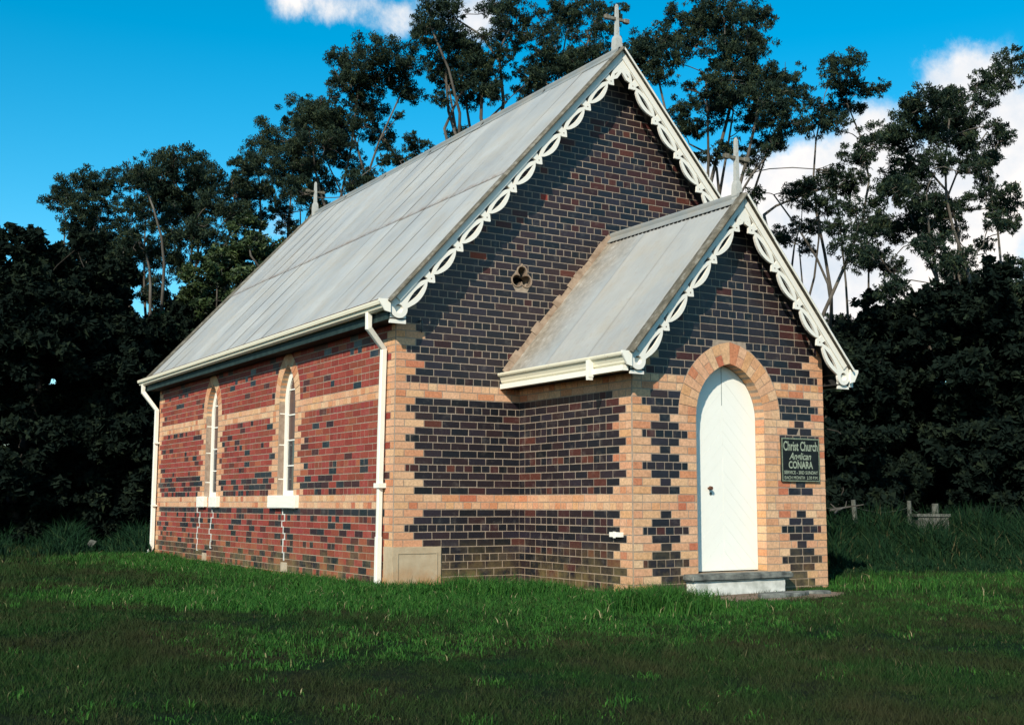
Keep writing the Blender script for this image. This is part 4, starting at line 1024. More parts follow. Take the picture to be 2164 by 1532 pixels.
# ---------------------------------------------------------------- trees
TREES=[
 ('gum','slender small gum tree with flat topped crown beside the dark trees at far left',(2.67,21.39),0.14,0,[(-0.02,21.09,9.2,0.39),(0.3,21.71,9.5,0.34),(0.63,21.0,9.66,0.52),(1.01,21.42,9.73,0.4),(1.41,21.22,9.86,0.45),(0.95,20.03,9.03,0.38),(0.34,20.28,8.81,0.43),(1.11,22.11,9.06,0.4),(0.46,20.96,8.43,0.41),(1.28,20.38,8.49,0.46),(1.25,22.58,8.36,0.61),(1.57,20.93,8.01,0.52),(0.93,22.4,7.81,0.6),(1.87,20.83,7.56,0.65),(1.18,21.81,6.87,0.34),(1.42,20.19,7.51,0.35),(2.31,21.06,7.2,0.32),(1.34,22.17,8.25,0.3),(1.8,20.95,7.96,0.36),(1.3,21.91,7.76,0.25),(2.71,20.98,6.8,0.38),(1.59,19.81,7.79,0.28),(1.78,21.63,7.99,0.39)]),
 ('gum','broad round crowned gum tree left of the church roof',(2.79,18.95),0.20,0,[(2.0,18.5,9.77,0.5),(2.17,17.32,9.61,0.51),(1.2,16.97,8.99,0.49),(3.06,18.87,9.87,0.54),(3.15,17.41,9.31,0.49),(2.32,18.83,9.44,0.57),(2.97,19.03,9.43,0.54),(2.35,18.87,8.93,0.53),(3.3,19.05,9.02,0.54),(3.18,17.2,8.6,0.49),(3.99,18.14,9.3,0.46),(3.67,17.1,8.46,0.37),(1.66,20.02,9.7,0.33),(2.26,19.59,8.53,0.41),(1.07,17.41,8.29,0.38),(1.21,17.57,7.56,0.43),(2.63,16.96,7.9,0.45),(3.16,19.33,8.83,0.46),(2.29,18.01,7.78,0.37),(3.96,17.43,9.77,0.4),(3.02,17.06,7.75,0.48),(2.51,18.21,7.32,0.52),(1.91,18.11,7.39,0.39),(2.14,17.7,8.34,0.31),(1.98,18.95,6.42,0.27),(2.74,18.26,8.01,0.27),(2.21,19.64,9.09,0.34),(2.26,19.08,6.88,0.23),(4.01,18.97,6.71,0.32),(3.46,18.91,7.54,0.32),(2.23,20.13,7.92,0.34),(2.21,19.13,6.48,0.33),(2.09,17.12,7.65,0.25),(2.76,19.52,6.39,0.26),(1.94,20.06,8.98,0.32),(3.97,18.75,7.81,0.28),(2.79,18.33,6.9,0.23)]),
 ('gum','gum tree leaning over the back eave with open lower limbs',(5.46,20.86),0.20,0,[(6.34,19.47,12.12,0.63),(6.35,17.73,11.77,0.53),(5.68,20.37,11.54,0.67),(6.01,19.31,11.11,0.68),(6.6,17.94,11.05,0.61),(4.67,18.44,10.27,0.54),(6.12,20.32,10.53,0.56),(6.96,20.22,10.99,0.56),(6.74,17.24,10.43,0.47),(5.87,20.38,9.86,0.47),(4.77,19.67,9.83,0.4),(5.99,18.07,9.37,0.39),(6.58,18.16,9.81,0.34),(4.94,20.93,9.15,0.47),(6.42,20.4,9.09,0.36),(4.59,18.54,9.41,0.29),(6.82,19.2,9.42,0.34),(4.84,18.37,9.56,0.24),(6.75,19.74,8.44,0.31),(6.03,18.82,8.43,0.38),(7.2,19.9,9.47,0.42),(7.35,20.22,9.08,0.4),(5.75,19.49,9.27,0.28),(7.1,20.28,10.17,0.27),(6.28,18.62,8.18,0.32),(5.98,17.76,9.71,0.27),(5.41,20.04,9.23,0.27),(4.37,18.69,9.01,0.37)]),
 ('gum','bushy low gum tree with greenish leaves against the back roof edge',(3.58,16.10),0.16,1,[(3.3,14.49,7.29,0.52),(3.1,15.25,6.95,0.57),(3.95,15.29,7.05,0.46),(2.54,14.93,6.6,0.56),(3.05,14.35,6.22,0.55),(2.79,16.81,6.47,0.59),(2.91,15.26,5.77,0.68),(2.81,17.18,5.56,0.72)]),
 ('gum','gum tree with dense rounded top above the left half of the church ridge',(8.04,16.92),0.22,0,[(6.79,17.41,13.27,0.55),(6.78,15.52,12.81,0.6),(7.48,15.42,12.72,0.56),(6.23,16.47,12.29,0.48),(6.97,16.46,12.43,0.59),(7.56,15.92,12.42,0.54),(7.9,15.63,12.0,0.38),(6.71,16.6,11.95,0.39),(7.54,17.3,12.02,0.45),(5.81,16.79,11.44,0.51),(5.42,16.81,11.02,0.5),(6.55,17.17,11.32,0.44),(5.1,16.36,10.39,0.45),(5.87,16.12,10.45,0.45),(7.8,17.38,11.26,0.43),(6.76,16.3,11.19,0.38),(8.18,15.64,10.43,0.41),(6.08,15.07,9.16,0.39),(6.97,15.98,9.66,0.35),(5.6,17.4,9.95,0.44),(4.8,15.91,9.02,0.41),(7.79,16.14,10.37,0.31),(8.45,15.85,10.02,0.18),(6.08,15.27,9.1,0.17),(7.77,16.05,11.48,0.15),(7.89,15.6,9.77,0.22),(7.59,16.45,10.72,0.19),(7.7,15.17,10.64,0.18),(6.92,17.07,10.04,0.13),(7.94,16.61,9.68,0.13),(6.73,14.65,9.67,0.2)]),
 ('gum','tall open gum tree touching the top of the picture left of the roof cross',(8.84,14.06),0.24,0,[(6.58,11.9,12.66,0.45),(7.94,13.56,13.5,0.44),(7.86,14.84,13.47,0.45),(7.16,12.4,12.33,0.46),(7.87,12.82,12.4,0.45),(8.0,13.35,12.23,0.41),(8.02,12.22,11.94,0.4),(7.27,12.89,11.72,0.4),(7.8,12.38,11.51,0.51),(8.37,12.26,11.59,0.47),(7.8,13.57,11.66,0.36),(8.16,12.16,11.15,0.37),(7.91,12.79,10.05,0.31),(9.16,13.19,13.79,0.44),(8.26,10.75,12.49,0.4),(8.9,12.6,12.92,0.38),(9.7,12.8,13.01,0.42),(8.6,11.82,12.0,0.35),(9.06,11.25,11.33,0.32),(8.79,13.86,11.56,0.37),(8.29,11.85,10.94,0.3),(7.15,12.35,10.73,0.25),(8.21,12.55,12.25,0.16),(9.65,13.02,10.57,0.13),(6.57,12.14,12.27,0.12),(7.69,12.36,12.44,0.2),(8.17,12.11,12.5,0.17),(8.34,14.2,12.03,0.15),(7.27,13.11,12.47,0.15),(9.28,13.73,11.88,0.13),(8.14,11.77,10.07,0.19),(8.44,11.9,12.87,0.16)]),
 ('gum','gum tree with fine drooping foliage directly behind the gable apex',(11.94,15.71),0.20,0,[(11.63,14.54,14.18,0.45),(12.47,14.77,14.79,0.49),(12.15,13.46,14.57,0.44),(12.13,12.78,13.84,0.43),(10.7,13.4,12.95,0.38),(11.82,14.1,13.41,0.53),(11.8,12.98,12.96,0.56),(13.24,14.18,13.65,0.4),(11.66,15.31,13.28,0.41),(11.16,13.4,12.57,0.46),(11.77,13.34,12.75,0.46),(11.58,15.35,12.52,0.35),(11.51,14.79,12.67,0.34),(12.04,14.71,15.09,0.38),(12.64,12.82,14.37,0.36),(10.19,13.88,12.03,0.14),(11.69,13.31,13.64,0.2),(11.61,14.97,14.84,0.18),(10.94,13.95,11.8,0.16),(11.4,13.79,12.87,0.23),(10.67,14.49,12.79,0.18),(12.08,13.78,11.76,0.16),(11.91,13.68,13.0,0.19)]),
 ('gum','tall gum tree behind the right gable slope with a long limb reaching right',(13.10,10.27),0.22,0,[(12.03,11.03,12.67,0.44),(10.8,8.68,11.69,0.48),(10.71,8.16,11.19,0.39),(12.29,11.03,12.27,0.49),(12.49,10.69,11.9,0.41),(13.13,10.54,13.42,0.44),(12.29,8.79,12.82,0.41),(13.38,10.28,13.08,0.46),(13.16,10.37,12.68,0.41),(12.26,7.95,12.51,0.44),(13.92,9.06,13.22,0.47),(14.57,9.04,13.28,0.31),(13.51,9.04,12.6,0.52),(13.59,8.43,12.26,0.46),(12.54,8.19,11.61,0.49),(13.13,8.05,11.54,0.5),(12.66,7.94,10.99,0.49),(11.9,7.78,10.59,0.48),(14.0,8.6,11.39,0.44),(13.66,7.57,11.07,0.45),(15.3,8.75,11.32,0.41),(12.81,7.17,10.31,0.46),(14.31,9.75,11.36,0.48),(13.4,9.49,10.82,0.52),(13.2,10.56,11.02,0.44),(13.11,10.57,10.55,0.39),(13.48,10.35,10.56,0.31),(13.8,8.81,10.4,0.4),(12.97,6.99,9.88,0.45),(14.73,9.0,10.1,0.45),(13.72,7.21,9.87,0.35),(12.71,8.44,9.41,0.31),(14.01,9.17,9.52,0.35),(11.9,9.87,9.55,0.21),(12.45,8.83,11.24,0.2),(12.78,10.63,12.84,0.13),(14.47,8.62,9.86,0.16),(13.03,8.03,12.22,0.17),(12.39,8.31,10.32,0.15),(13.61,9.89,12.17,0.12),(12.82,8.82,11.58,0.18),(14.9,9.04,10.18,0.16),(11.95,8.91,10.91,0.16),(12.93,7.97,8.69,0.12),(13.16,8.97,10.75,0.18),(16.85,8.13,9.2,0.22),(14.59,6.84,8.69,0.23),(16.01,8.52,9.28,0.17),(17.21,8.28,9.77,0.22),(16.57,8.29,8.97,0.26),(13.31,10.25,9.75,0.18),(12.8,7.18,9.08,0.19),(13.14,9.55,9.56,0.25)]),
 ('gum','gum limbs with isolated tufts between the porch cross and the big right hand tree',(16.73,10.41),0.20,0,[(17.55,9.59,12.71,0.36),(16.01,7.59,11.87,0.38),(16.38,8.23,11.59,0.38),(16.68,8.04,11.59,0.31),(17.75,8.33,11.8,0.3),(16.96,8.5,11.25,0.39),(16.46,9.0,11.23,0.37),(17.0,9.83,11.09,0.38),(15.68,7.81,10.38,0.33),(15.29,8.46,8.9,0.31),(16.01,8.28,8.96,0.33),(15.19,8.81,8.73,0.33),(15.66,8.34,8.5,0.35),(17.39,10.69,8.58,0.31),(16.62,10.76,8.19,0.31),(14.28,9.23,8.65,0.26),(17.37,9.32,5.74,0.27),(16.68,9.05,5.65,0.24),(16.98,8.47,8.42,0.16),(17.57,8.31,7.96,0.17),(16.9,9.79,8.3,0.24),(16.64,9.82,7.61,0.19),(16.09,9.3,7.67,0.16),(16.52,8.23,8.85,0.21),(16.0,9.1,8.6,0.26),(15.94,8.4,8.32,0.21),(16.5,9.56,9.21,0.2),(16.86,9.94,9.31,0.27),(15.65,9.63,7.75,0.26),(16.28,7.92,9.12,0.2)]),
 ('gum','large gum tree at the right edge with pale forked limbs in front of white cloud',(17.00,5.52),0.19,0,[(14.68,4.32,9.67,0.44),(14.91,5.02,9.57,0.41),(16.2,5.13,10.18,0.42),(17.04,5.39,10.05,0.48),(16.25,4.18,9.91,0.41),(15.56,6.43,9.63,0.41),(14.73,6.27,9.01,0.38),(14.9,5.33,9.14,0.41),(15.35,4.79,9.25,0.48),(16.43,4.65,9.3,0.46),(17.34,4.77,10.73,0.36),(16.9,3.87,10.54,0.39),(17.79,4.38,11.28,0.31),(15.3,5.29,8.6,0.41),(15.23,4.43,8.46,0.4),(15.7,5.44,8.0,0.47),(15.63,6.11,8.41,0.36),(15.41,3.63,8.13,0.28),(16.66,4.4,7.9,0.34),(15.84,4.96,7.49,0.39),(16.74,6.33,7.54,0.46),(16.45,6.75,7.58,0.39),(14.05,5.96,6.62,0.41),(15.21,7.34,7.55,0.34),(15.57,6.79,6.68,0.36),(13.61,5.63,7.5,0.27),(14.69,5.88,7.11,0.35),(14.86,4.41,6.51,0.4),(18.05,4.95,9.66,0.31),(17.47,4.76,8.98,0.21),(15.89,6.97,6.93,0.34),(16.16,6.17,8.59,0.31),(15.4,6.24,7.61,0.29),(18.16,4.85,7.5,0.24),(17.39,4.79,6.1,0.3),(13.67,4.92,7.44,0.26),(16.6,5.14,7.78,0.34),(15.83,3.46,5.46,0.33),(13.76,5.18,6.44,0.21),(18.37,5.04,6.46,0.34),(13.89,4.5,7.72,0.32),(15.35,4.01,6.31,0.27),(15.9,3.6,7.05,0.24),(16.84,6.24,7.83,0.33),(16.36,3.55,7.83,0.21),(14.88,4.03,6.1,0.22),(16.41,6.24,8.49,0.22),(15.12,4.29,6.17,0.3),(16.06,6.48,8.36,0.38),(16.85,5.42,7.34,0.33),(17.97,5.45,7.14,0.23),(18.59,5.43,8.14,0.23),(16.0,5.59,6.91,0.31),(16.1,6.52,6.57,0.3),(13.93,4.73,5.66,0.32),(18.36,4.99,6.64,0.25),(17.2,4.72,5.84,0.3),(18.26,4.95,5.78,0.28),(16.44,3.52,5.49,0.32),(15.37,6.61,7.56,0.32),(17.91,5.99,6.54,0.33),(14.01,4.81,5.47,0.28),(16.81,3.92,7.6,0.36),(16.64,5.24,6.22,0.33),(18.41,5.08,7.6,0.23),(15.13,4.6,7.6,0.29),(16.03,3.57,9.19,0.19),(14.51,4.8,9.15,0.26),(15.57,5.71,9.09,0.22),(16.18,5.97,8.71,0.27),(16.88,3.96,9.14,0.2),(15.32,4.78,9.28,0.27),(16.64,4.18,8.7,0.27),(15.3,4.73,9.25,0.23),(16.01,4.53,9.64,0.26),(14.92,3.76,9.66,0.28),(16.54,4.68,8.71,0.29),(18.34,5.58,8.8,0.25),(15.75,4.6,10.13,0.27),(17.24,5.2,9.41,0.33)]),
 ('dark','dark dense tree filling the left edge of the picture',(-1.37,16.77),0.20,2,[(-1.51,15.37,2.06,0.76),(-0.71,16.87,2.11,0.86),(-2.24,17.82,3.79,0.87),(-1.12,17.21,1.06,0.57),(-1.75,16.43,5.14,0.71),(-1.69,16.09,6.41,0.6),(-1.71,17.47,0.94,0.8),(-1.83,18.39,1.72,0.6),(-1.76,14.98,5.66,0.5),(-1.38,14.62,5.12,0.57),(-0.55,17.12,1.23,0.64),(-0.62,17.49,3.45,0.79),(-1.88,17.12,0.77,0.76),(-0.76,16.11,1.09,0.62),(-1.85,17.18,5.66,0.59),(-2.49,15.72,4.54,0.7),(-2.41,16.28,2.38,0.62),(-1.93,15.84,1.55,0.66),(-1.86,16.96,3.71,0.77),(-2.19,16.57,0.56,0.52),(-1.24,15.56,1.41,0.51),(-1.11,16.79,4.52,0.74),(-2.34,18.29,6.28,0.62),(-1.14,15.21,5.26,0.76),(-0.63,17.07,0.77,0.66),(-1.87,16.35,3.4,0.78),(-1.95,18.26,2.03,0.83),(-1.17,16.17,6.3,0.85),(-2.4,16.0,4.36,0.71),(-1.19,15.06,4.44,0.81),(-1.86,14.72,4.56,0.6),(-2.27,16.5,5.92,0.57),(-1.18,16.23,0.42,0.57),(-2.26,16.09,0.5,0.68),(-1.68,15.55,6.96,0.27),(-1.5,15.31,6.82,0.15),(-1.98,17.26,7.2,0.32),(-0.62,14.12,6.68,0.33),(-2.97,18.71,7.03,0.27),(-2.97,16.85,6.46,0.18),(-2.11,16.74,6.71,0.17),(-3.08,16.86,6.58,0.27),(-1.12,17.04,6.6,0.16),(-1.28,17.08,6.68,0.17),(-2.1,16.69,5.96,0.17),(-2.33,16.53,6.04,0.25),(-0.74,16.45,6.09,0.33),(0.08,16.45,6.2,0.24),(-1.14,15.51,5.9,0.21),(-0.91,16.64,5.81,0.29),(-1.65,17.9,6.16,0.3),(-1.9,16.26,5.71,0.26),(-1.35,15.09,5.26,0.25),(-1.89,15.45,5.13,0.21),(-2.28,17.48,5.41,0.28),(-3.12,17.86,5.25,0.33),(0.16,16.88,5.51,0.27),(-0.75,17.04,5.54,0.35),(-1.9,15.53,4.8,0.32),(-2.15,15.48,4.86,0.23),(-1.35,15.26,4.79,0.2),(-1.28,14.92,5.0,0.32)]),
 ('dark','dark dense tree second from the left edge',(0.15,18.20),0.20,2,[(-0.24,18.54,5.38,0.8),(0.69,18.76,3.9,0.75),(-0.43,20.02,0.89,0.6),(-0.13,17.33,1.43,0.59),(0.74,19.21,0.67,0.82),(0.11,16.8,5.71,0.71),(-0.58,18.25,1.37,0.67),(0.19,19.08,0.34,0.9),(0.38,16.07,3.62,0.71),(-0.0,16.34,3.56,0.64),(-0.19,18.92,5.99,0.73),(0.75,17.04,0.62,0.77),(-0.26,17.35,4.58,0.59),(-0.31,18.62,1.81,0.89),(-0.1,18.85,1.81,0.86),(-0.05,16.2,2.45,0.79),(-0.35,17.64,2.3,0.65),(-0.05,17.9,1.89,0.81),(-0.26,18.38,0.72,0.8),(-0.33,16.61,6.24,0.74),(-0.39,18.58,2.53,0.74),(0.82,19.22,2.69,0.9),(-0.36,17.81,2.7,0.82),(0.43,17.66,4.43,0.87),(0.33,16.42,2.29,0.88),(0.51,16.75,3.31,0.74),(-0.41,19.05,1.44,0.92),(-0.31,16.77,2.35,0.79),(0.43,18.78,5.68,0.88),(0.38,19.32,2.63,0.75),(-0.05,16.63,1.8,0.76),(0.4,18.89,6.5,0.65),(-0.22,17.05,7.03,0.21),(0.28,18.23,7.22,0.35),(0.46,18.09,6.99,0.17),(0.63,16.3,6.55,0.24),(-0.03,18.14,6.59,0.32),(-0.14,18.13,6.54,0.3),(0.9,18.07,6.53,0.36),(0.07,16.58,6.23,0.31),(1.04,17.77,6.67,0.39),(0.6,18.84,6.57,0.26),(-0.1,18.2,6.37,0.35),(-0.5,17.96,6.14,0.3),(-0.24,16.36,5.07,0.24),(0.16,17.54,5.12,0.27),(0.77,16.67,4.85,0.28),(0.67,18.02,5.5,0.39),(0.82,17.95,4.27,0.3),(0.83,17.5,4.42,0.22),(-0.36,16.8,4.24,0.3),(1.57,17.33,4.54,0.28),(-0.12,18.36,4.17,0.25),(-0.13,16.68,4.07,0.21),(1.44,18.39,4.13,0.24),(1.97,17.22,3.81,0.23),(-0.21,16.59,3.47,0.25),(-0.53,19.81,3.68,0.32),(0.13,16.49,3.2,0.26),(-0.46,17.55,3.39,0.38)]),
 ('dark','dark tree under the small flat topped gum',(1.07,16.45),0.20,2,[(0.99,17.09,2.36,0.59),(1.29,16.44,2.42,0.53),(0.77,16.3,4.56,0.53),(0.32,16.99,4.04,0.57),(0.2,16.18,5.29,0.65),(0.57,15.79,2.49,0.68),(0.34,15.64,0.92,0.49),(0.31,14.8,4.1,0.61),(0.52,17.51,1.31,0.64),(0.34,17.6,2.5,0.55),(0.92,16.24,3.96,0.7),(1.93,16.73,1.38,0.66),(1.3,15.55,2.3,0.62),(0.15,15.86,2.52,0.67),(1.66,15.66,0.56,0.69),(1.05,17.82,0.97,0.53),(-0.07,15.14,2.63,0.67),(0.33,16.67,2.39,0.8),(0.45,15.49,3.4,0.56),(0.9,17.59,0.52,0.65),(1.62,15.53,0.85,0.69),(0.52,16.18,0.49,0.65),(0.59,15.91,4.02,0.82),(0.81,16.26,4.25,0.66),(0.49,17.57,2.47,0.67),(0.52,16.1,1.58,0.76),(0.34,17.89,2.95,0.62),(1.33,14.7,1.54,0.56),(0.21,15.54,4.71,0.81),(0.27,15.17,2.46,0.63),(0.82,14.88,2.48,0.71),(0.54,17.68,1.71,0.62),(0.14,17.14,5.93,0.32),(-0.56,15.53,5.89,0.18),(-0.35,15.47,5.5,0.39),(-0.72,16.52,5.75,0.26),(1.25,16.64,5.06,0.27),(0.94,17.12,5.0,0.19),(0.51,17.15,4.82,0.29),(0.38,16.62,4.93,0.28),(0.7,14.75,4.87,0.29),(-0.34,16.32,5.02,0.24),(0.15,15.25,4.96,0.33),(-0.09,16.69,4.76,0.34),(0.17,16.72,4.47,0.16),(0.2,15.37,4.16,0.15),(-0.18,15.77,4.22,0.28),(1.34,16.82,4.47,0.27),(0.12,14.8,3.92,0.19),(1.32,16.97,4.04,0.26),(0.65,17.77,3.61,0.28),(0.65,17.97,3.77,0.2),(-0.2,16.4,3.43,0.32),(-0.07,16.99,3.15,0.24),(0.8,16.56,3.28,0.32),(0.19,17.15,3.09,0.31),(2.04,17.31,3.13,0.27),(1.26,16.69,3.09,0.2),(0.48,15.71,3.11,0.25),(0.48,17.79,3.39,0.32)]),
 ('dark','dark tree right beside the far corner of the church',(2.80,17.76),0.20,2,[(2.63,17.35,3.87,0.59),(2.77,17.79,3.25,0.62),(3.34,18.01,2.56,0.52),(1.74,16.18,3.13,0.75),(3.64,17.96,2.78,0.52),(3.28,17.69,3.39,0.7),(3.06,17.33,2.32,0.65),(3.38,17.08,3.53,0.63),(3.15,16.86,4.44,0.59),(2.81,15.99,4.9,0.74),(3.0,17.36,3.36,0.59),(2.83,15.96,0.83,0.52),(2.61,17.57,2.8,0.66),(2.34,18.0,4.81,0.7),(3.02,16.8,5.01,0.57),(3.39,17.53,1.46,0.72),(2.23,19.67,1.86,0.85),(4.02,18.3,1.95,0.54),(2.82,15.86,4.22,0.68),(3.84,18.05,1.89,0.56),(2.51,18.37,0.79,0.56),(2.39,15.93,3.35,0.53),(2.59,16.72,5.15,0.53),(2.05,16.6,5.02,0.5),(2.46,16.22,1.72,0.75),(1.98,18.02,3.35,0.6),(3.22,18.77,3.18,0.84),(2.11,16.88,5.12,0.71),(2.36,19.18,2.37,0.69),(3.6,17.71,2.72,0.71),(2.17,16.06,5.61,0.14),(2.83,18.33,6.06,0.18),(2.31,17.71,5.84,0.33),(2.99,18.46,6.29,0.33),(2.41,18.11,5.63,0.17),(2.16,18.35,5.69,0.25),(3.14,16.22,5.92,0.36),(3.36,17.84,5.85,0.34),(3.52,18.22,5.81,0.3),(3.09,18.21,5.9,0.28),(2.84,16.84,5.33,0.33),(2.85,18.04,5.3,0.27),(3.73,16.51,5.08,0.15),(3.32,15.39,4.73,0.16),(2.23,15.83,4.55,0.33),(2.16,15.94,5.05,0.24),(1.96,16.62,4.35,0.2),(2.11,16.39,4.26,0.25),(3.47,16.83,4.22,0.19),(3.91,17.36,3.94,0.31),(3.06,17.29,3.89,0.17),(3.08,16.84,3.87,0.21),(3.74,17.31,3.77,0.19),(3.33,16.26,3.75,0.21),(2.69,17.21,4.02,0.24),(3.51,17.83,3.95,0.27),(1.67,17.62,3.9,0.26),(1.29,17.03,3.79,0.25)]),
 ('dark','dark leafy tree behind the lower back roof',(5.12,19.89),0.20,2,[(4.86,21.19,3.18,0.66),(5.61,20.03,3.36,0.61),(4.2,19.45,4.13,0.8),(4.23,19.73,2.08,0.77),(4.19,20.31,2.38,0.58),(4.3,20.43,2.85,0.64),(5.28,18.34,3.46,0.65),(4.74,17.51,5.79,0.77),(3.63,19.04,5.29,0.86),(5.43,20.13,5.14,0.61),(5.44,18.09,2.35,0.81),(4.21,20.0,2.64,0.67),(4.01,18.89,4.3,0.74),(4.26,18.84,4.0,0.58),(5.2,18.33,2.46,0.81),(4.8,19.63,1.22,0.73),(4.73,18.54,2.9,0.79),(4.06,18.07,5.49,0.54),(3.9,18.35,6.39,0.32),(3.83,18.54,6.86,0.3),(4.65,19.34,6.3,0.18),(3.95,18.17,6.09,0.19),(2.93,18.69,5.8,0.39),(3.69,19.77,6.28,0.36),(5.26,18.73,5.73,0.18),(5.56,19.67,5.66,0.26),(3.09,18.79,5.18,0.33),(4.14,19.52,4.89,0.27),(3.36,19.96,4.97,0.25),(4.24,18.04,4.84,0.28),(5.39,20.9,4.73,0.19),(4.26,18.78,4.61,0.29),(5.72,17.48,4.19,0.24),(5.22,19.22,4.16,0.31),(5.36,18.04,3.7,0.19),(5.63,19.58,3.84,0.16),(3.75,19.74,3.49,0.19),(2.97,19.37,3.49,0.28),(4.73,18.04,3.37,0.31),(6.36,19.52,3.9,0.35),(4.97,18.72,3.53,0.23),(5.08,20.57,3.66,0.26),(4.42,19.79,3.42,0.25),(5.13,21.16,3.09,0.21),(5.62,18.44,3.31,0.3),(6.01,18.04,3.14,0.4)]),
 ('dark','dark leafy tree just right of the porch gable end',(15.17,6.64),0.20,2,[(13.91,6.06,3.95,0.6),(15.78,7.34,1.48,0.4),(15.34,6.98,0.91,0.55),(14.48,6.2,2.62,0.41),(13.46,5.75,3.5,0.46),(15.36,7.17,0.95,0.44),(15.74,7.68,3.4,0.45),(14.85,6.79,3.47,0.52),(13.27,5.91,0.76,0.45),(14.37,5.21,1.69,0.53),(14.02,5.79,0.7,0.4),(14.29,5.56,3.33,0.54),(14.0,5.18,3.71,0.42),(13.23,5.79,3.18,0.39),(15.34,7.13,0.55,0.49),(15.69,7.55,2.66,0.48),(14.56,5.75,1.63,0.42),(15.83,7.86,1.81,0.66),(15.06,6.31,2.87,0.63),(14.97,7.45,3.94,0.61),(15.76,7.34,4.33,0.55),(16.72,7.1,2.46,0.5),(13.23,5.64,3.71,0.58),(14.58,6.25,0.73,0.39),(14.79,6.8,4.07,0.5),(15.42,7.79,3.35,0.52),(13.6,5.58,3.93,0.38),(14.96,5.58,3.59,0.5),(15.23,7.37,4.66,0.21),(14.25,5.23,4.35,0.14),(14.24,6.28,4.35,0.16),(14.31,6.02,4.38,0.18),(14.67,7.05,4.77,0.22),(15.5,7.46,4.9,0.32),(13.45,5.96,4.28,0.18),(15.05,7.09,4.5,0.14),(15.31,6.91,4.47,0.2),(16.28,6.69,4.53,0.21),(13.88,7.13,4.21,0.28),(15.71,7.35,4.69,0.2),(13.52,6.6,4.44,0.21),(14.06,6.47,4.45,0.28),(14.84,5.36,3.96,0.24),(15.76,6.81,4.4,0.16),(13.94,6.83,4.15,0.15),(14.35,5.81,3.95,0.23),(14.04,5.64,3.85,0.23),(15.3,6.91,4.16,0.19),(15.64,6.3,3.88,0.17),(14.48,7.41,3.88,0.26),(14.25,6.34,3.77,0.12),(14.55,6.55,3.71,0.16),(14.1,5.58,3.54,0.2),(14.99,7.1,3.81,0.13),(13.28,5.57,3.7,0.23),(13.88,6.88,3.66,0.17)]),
 ('dark','dark wide tree between the porch and the right edge',(17.62,7.50),0.20,2,[(17.98,7.93,2.97,0.52),(17.5,7.64,5.01,0.66),(17.09,6.06,2.42,0.72),(16.21,6.75,5.12,0.63),(18.35,8.05,2.79,0.62),(18.11,7.57,1.9,0.78),(18.11,8.25,3.4,0.77),(17.86,8.16,5.01,0.6),(16.78,7.69,1.6,0.73),(18.06,8.12,5.0,0.53),(17.53,7.82,5.1,0.63),(17.07,6.7,4.29,0.49),(17.3,6.58,5.12,0.54),(16.0,6.47,3.54,0.49),(17.02,7.03,3.98,0.71),(18.88,8.41,0.98,0.72),(16.86,6.21,2.58,0.59),(18.2,7.19,2.23,0.79),(16.86,6.31,1.96,0.54),(16.81,6.02,3.48,0.5),(17.06,7.86,4.59,0.57),(16.99,6.43,4.03,0.49),(16.71,6.08,2.65,0.47),(15.78,6.77,4.56,0.57),(18.57,7.46,0.67,0.68),(17.24,7.68,3.4,0.6),(15.81,6.15,5.09,0.63),(17.34,6.49,1.83,0.5),(18.61,8.07,4.91,0.74),(16.8,6.93,0.75,0.71),(16.97,7.68,3.9,0.77),(17.17,7.09,3.41,0.62),(18.78,7.84,0.74,0.67),(18.52,7.09,2.51,0.52),(18.7,7.54,3.49,0.52),(18.18,6.67,5.1,0.67),(16.29,6.45,5.6,0.19),(16.58,6.19,5.86,0.17),(15.25,6.66,5.72,0.24),(17.24,8.19,6.23,0.22),(17.05,5.73,5.37,0.26),(16.65,5.61,5.59,0.22),(19.48,7.39,5.91,0.24),(16.93,6.12,5.45,0.22),(17.2,8.57,5.5,0.25),(15.96,6.32,5.17,0.29),(16.3,7.52,5.4,0.28),(16.1,6.71,5.48,0.3),(17.39,8.2,5.59,0.16),(16.99,7.64,5.54,0.19),(17.34,7.55,5.39,0.15),(17.49,7.93,5.22,0.17),(18.64,7.6,5.54,0.33),(16.52,6.91,5.54,0.22),(16.59,7.86,5.42,0.2),(15.74,7.81,5.19,0.26),(15.68,6.63,4.93,0.25),(18.02,7.91,5.07,0.24),(17.76,7.19,4.83,0.21),(18.51,7.54,4.99,0.25),(17.11,6.17,4.44,0.15),(18.14,6.76,4.75,0.14),(17.13,7.1,4.72,0.3),(17.99,7.59,4.59,0.35)]),
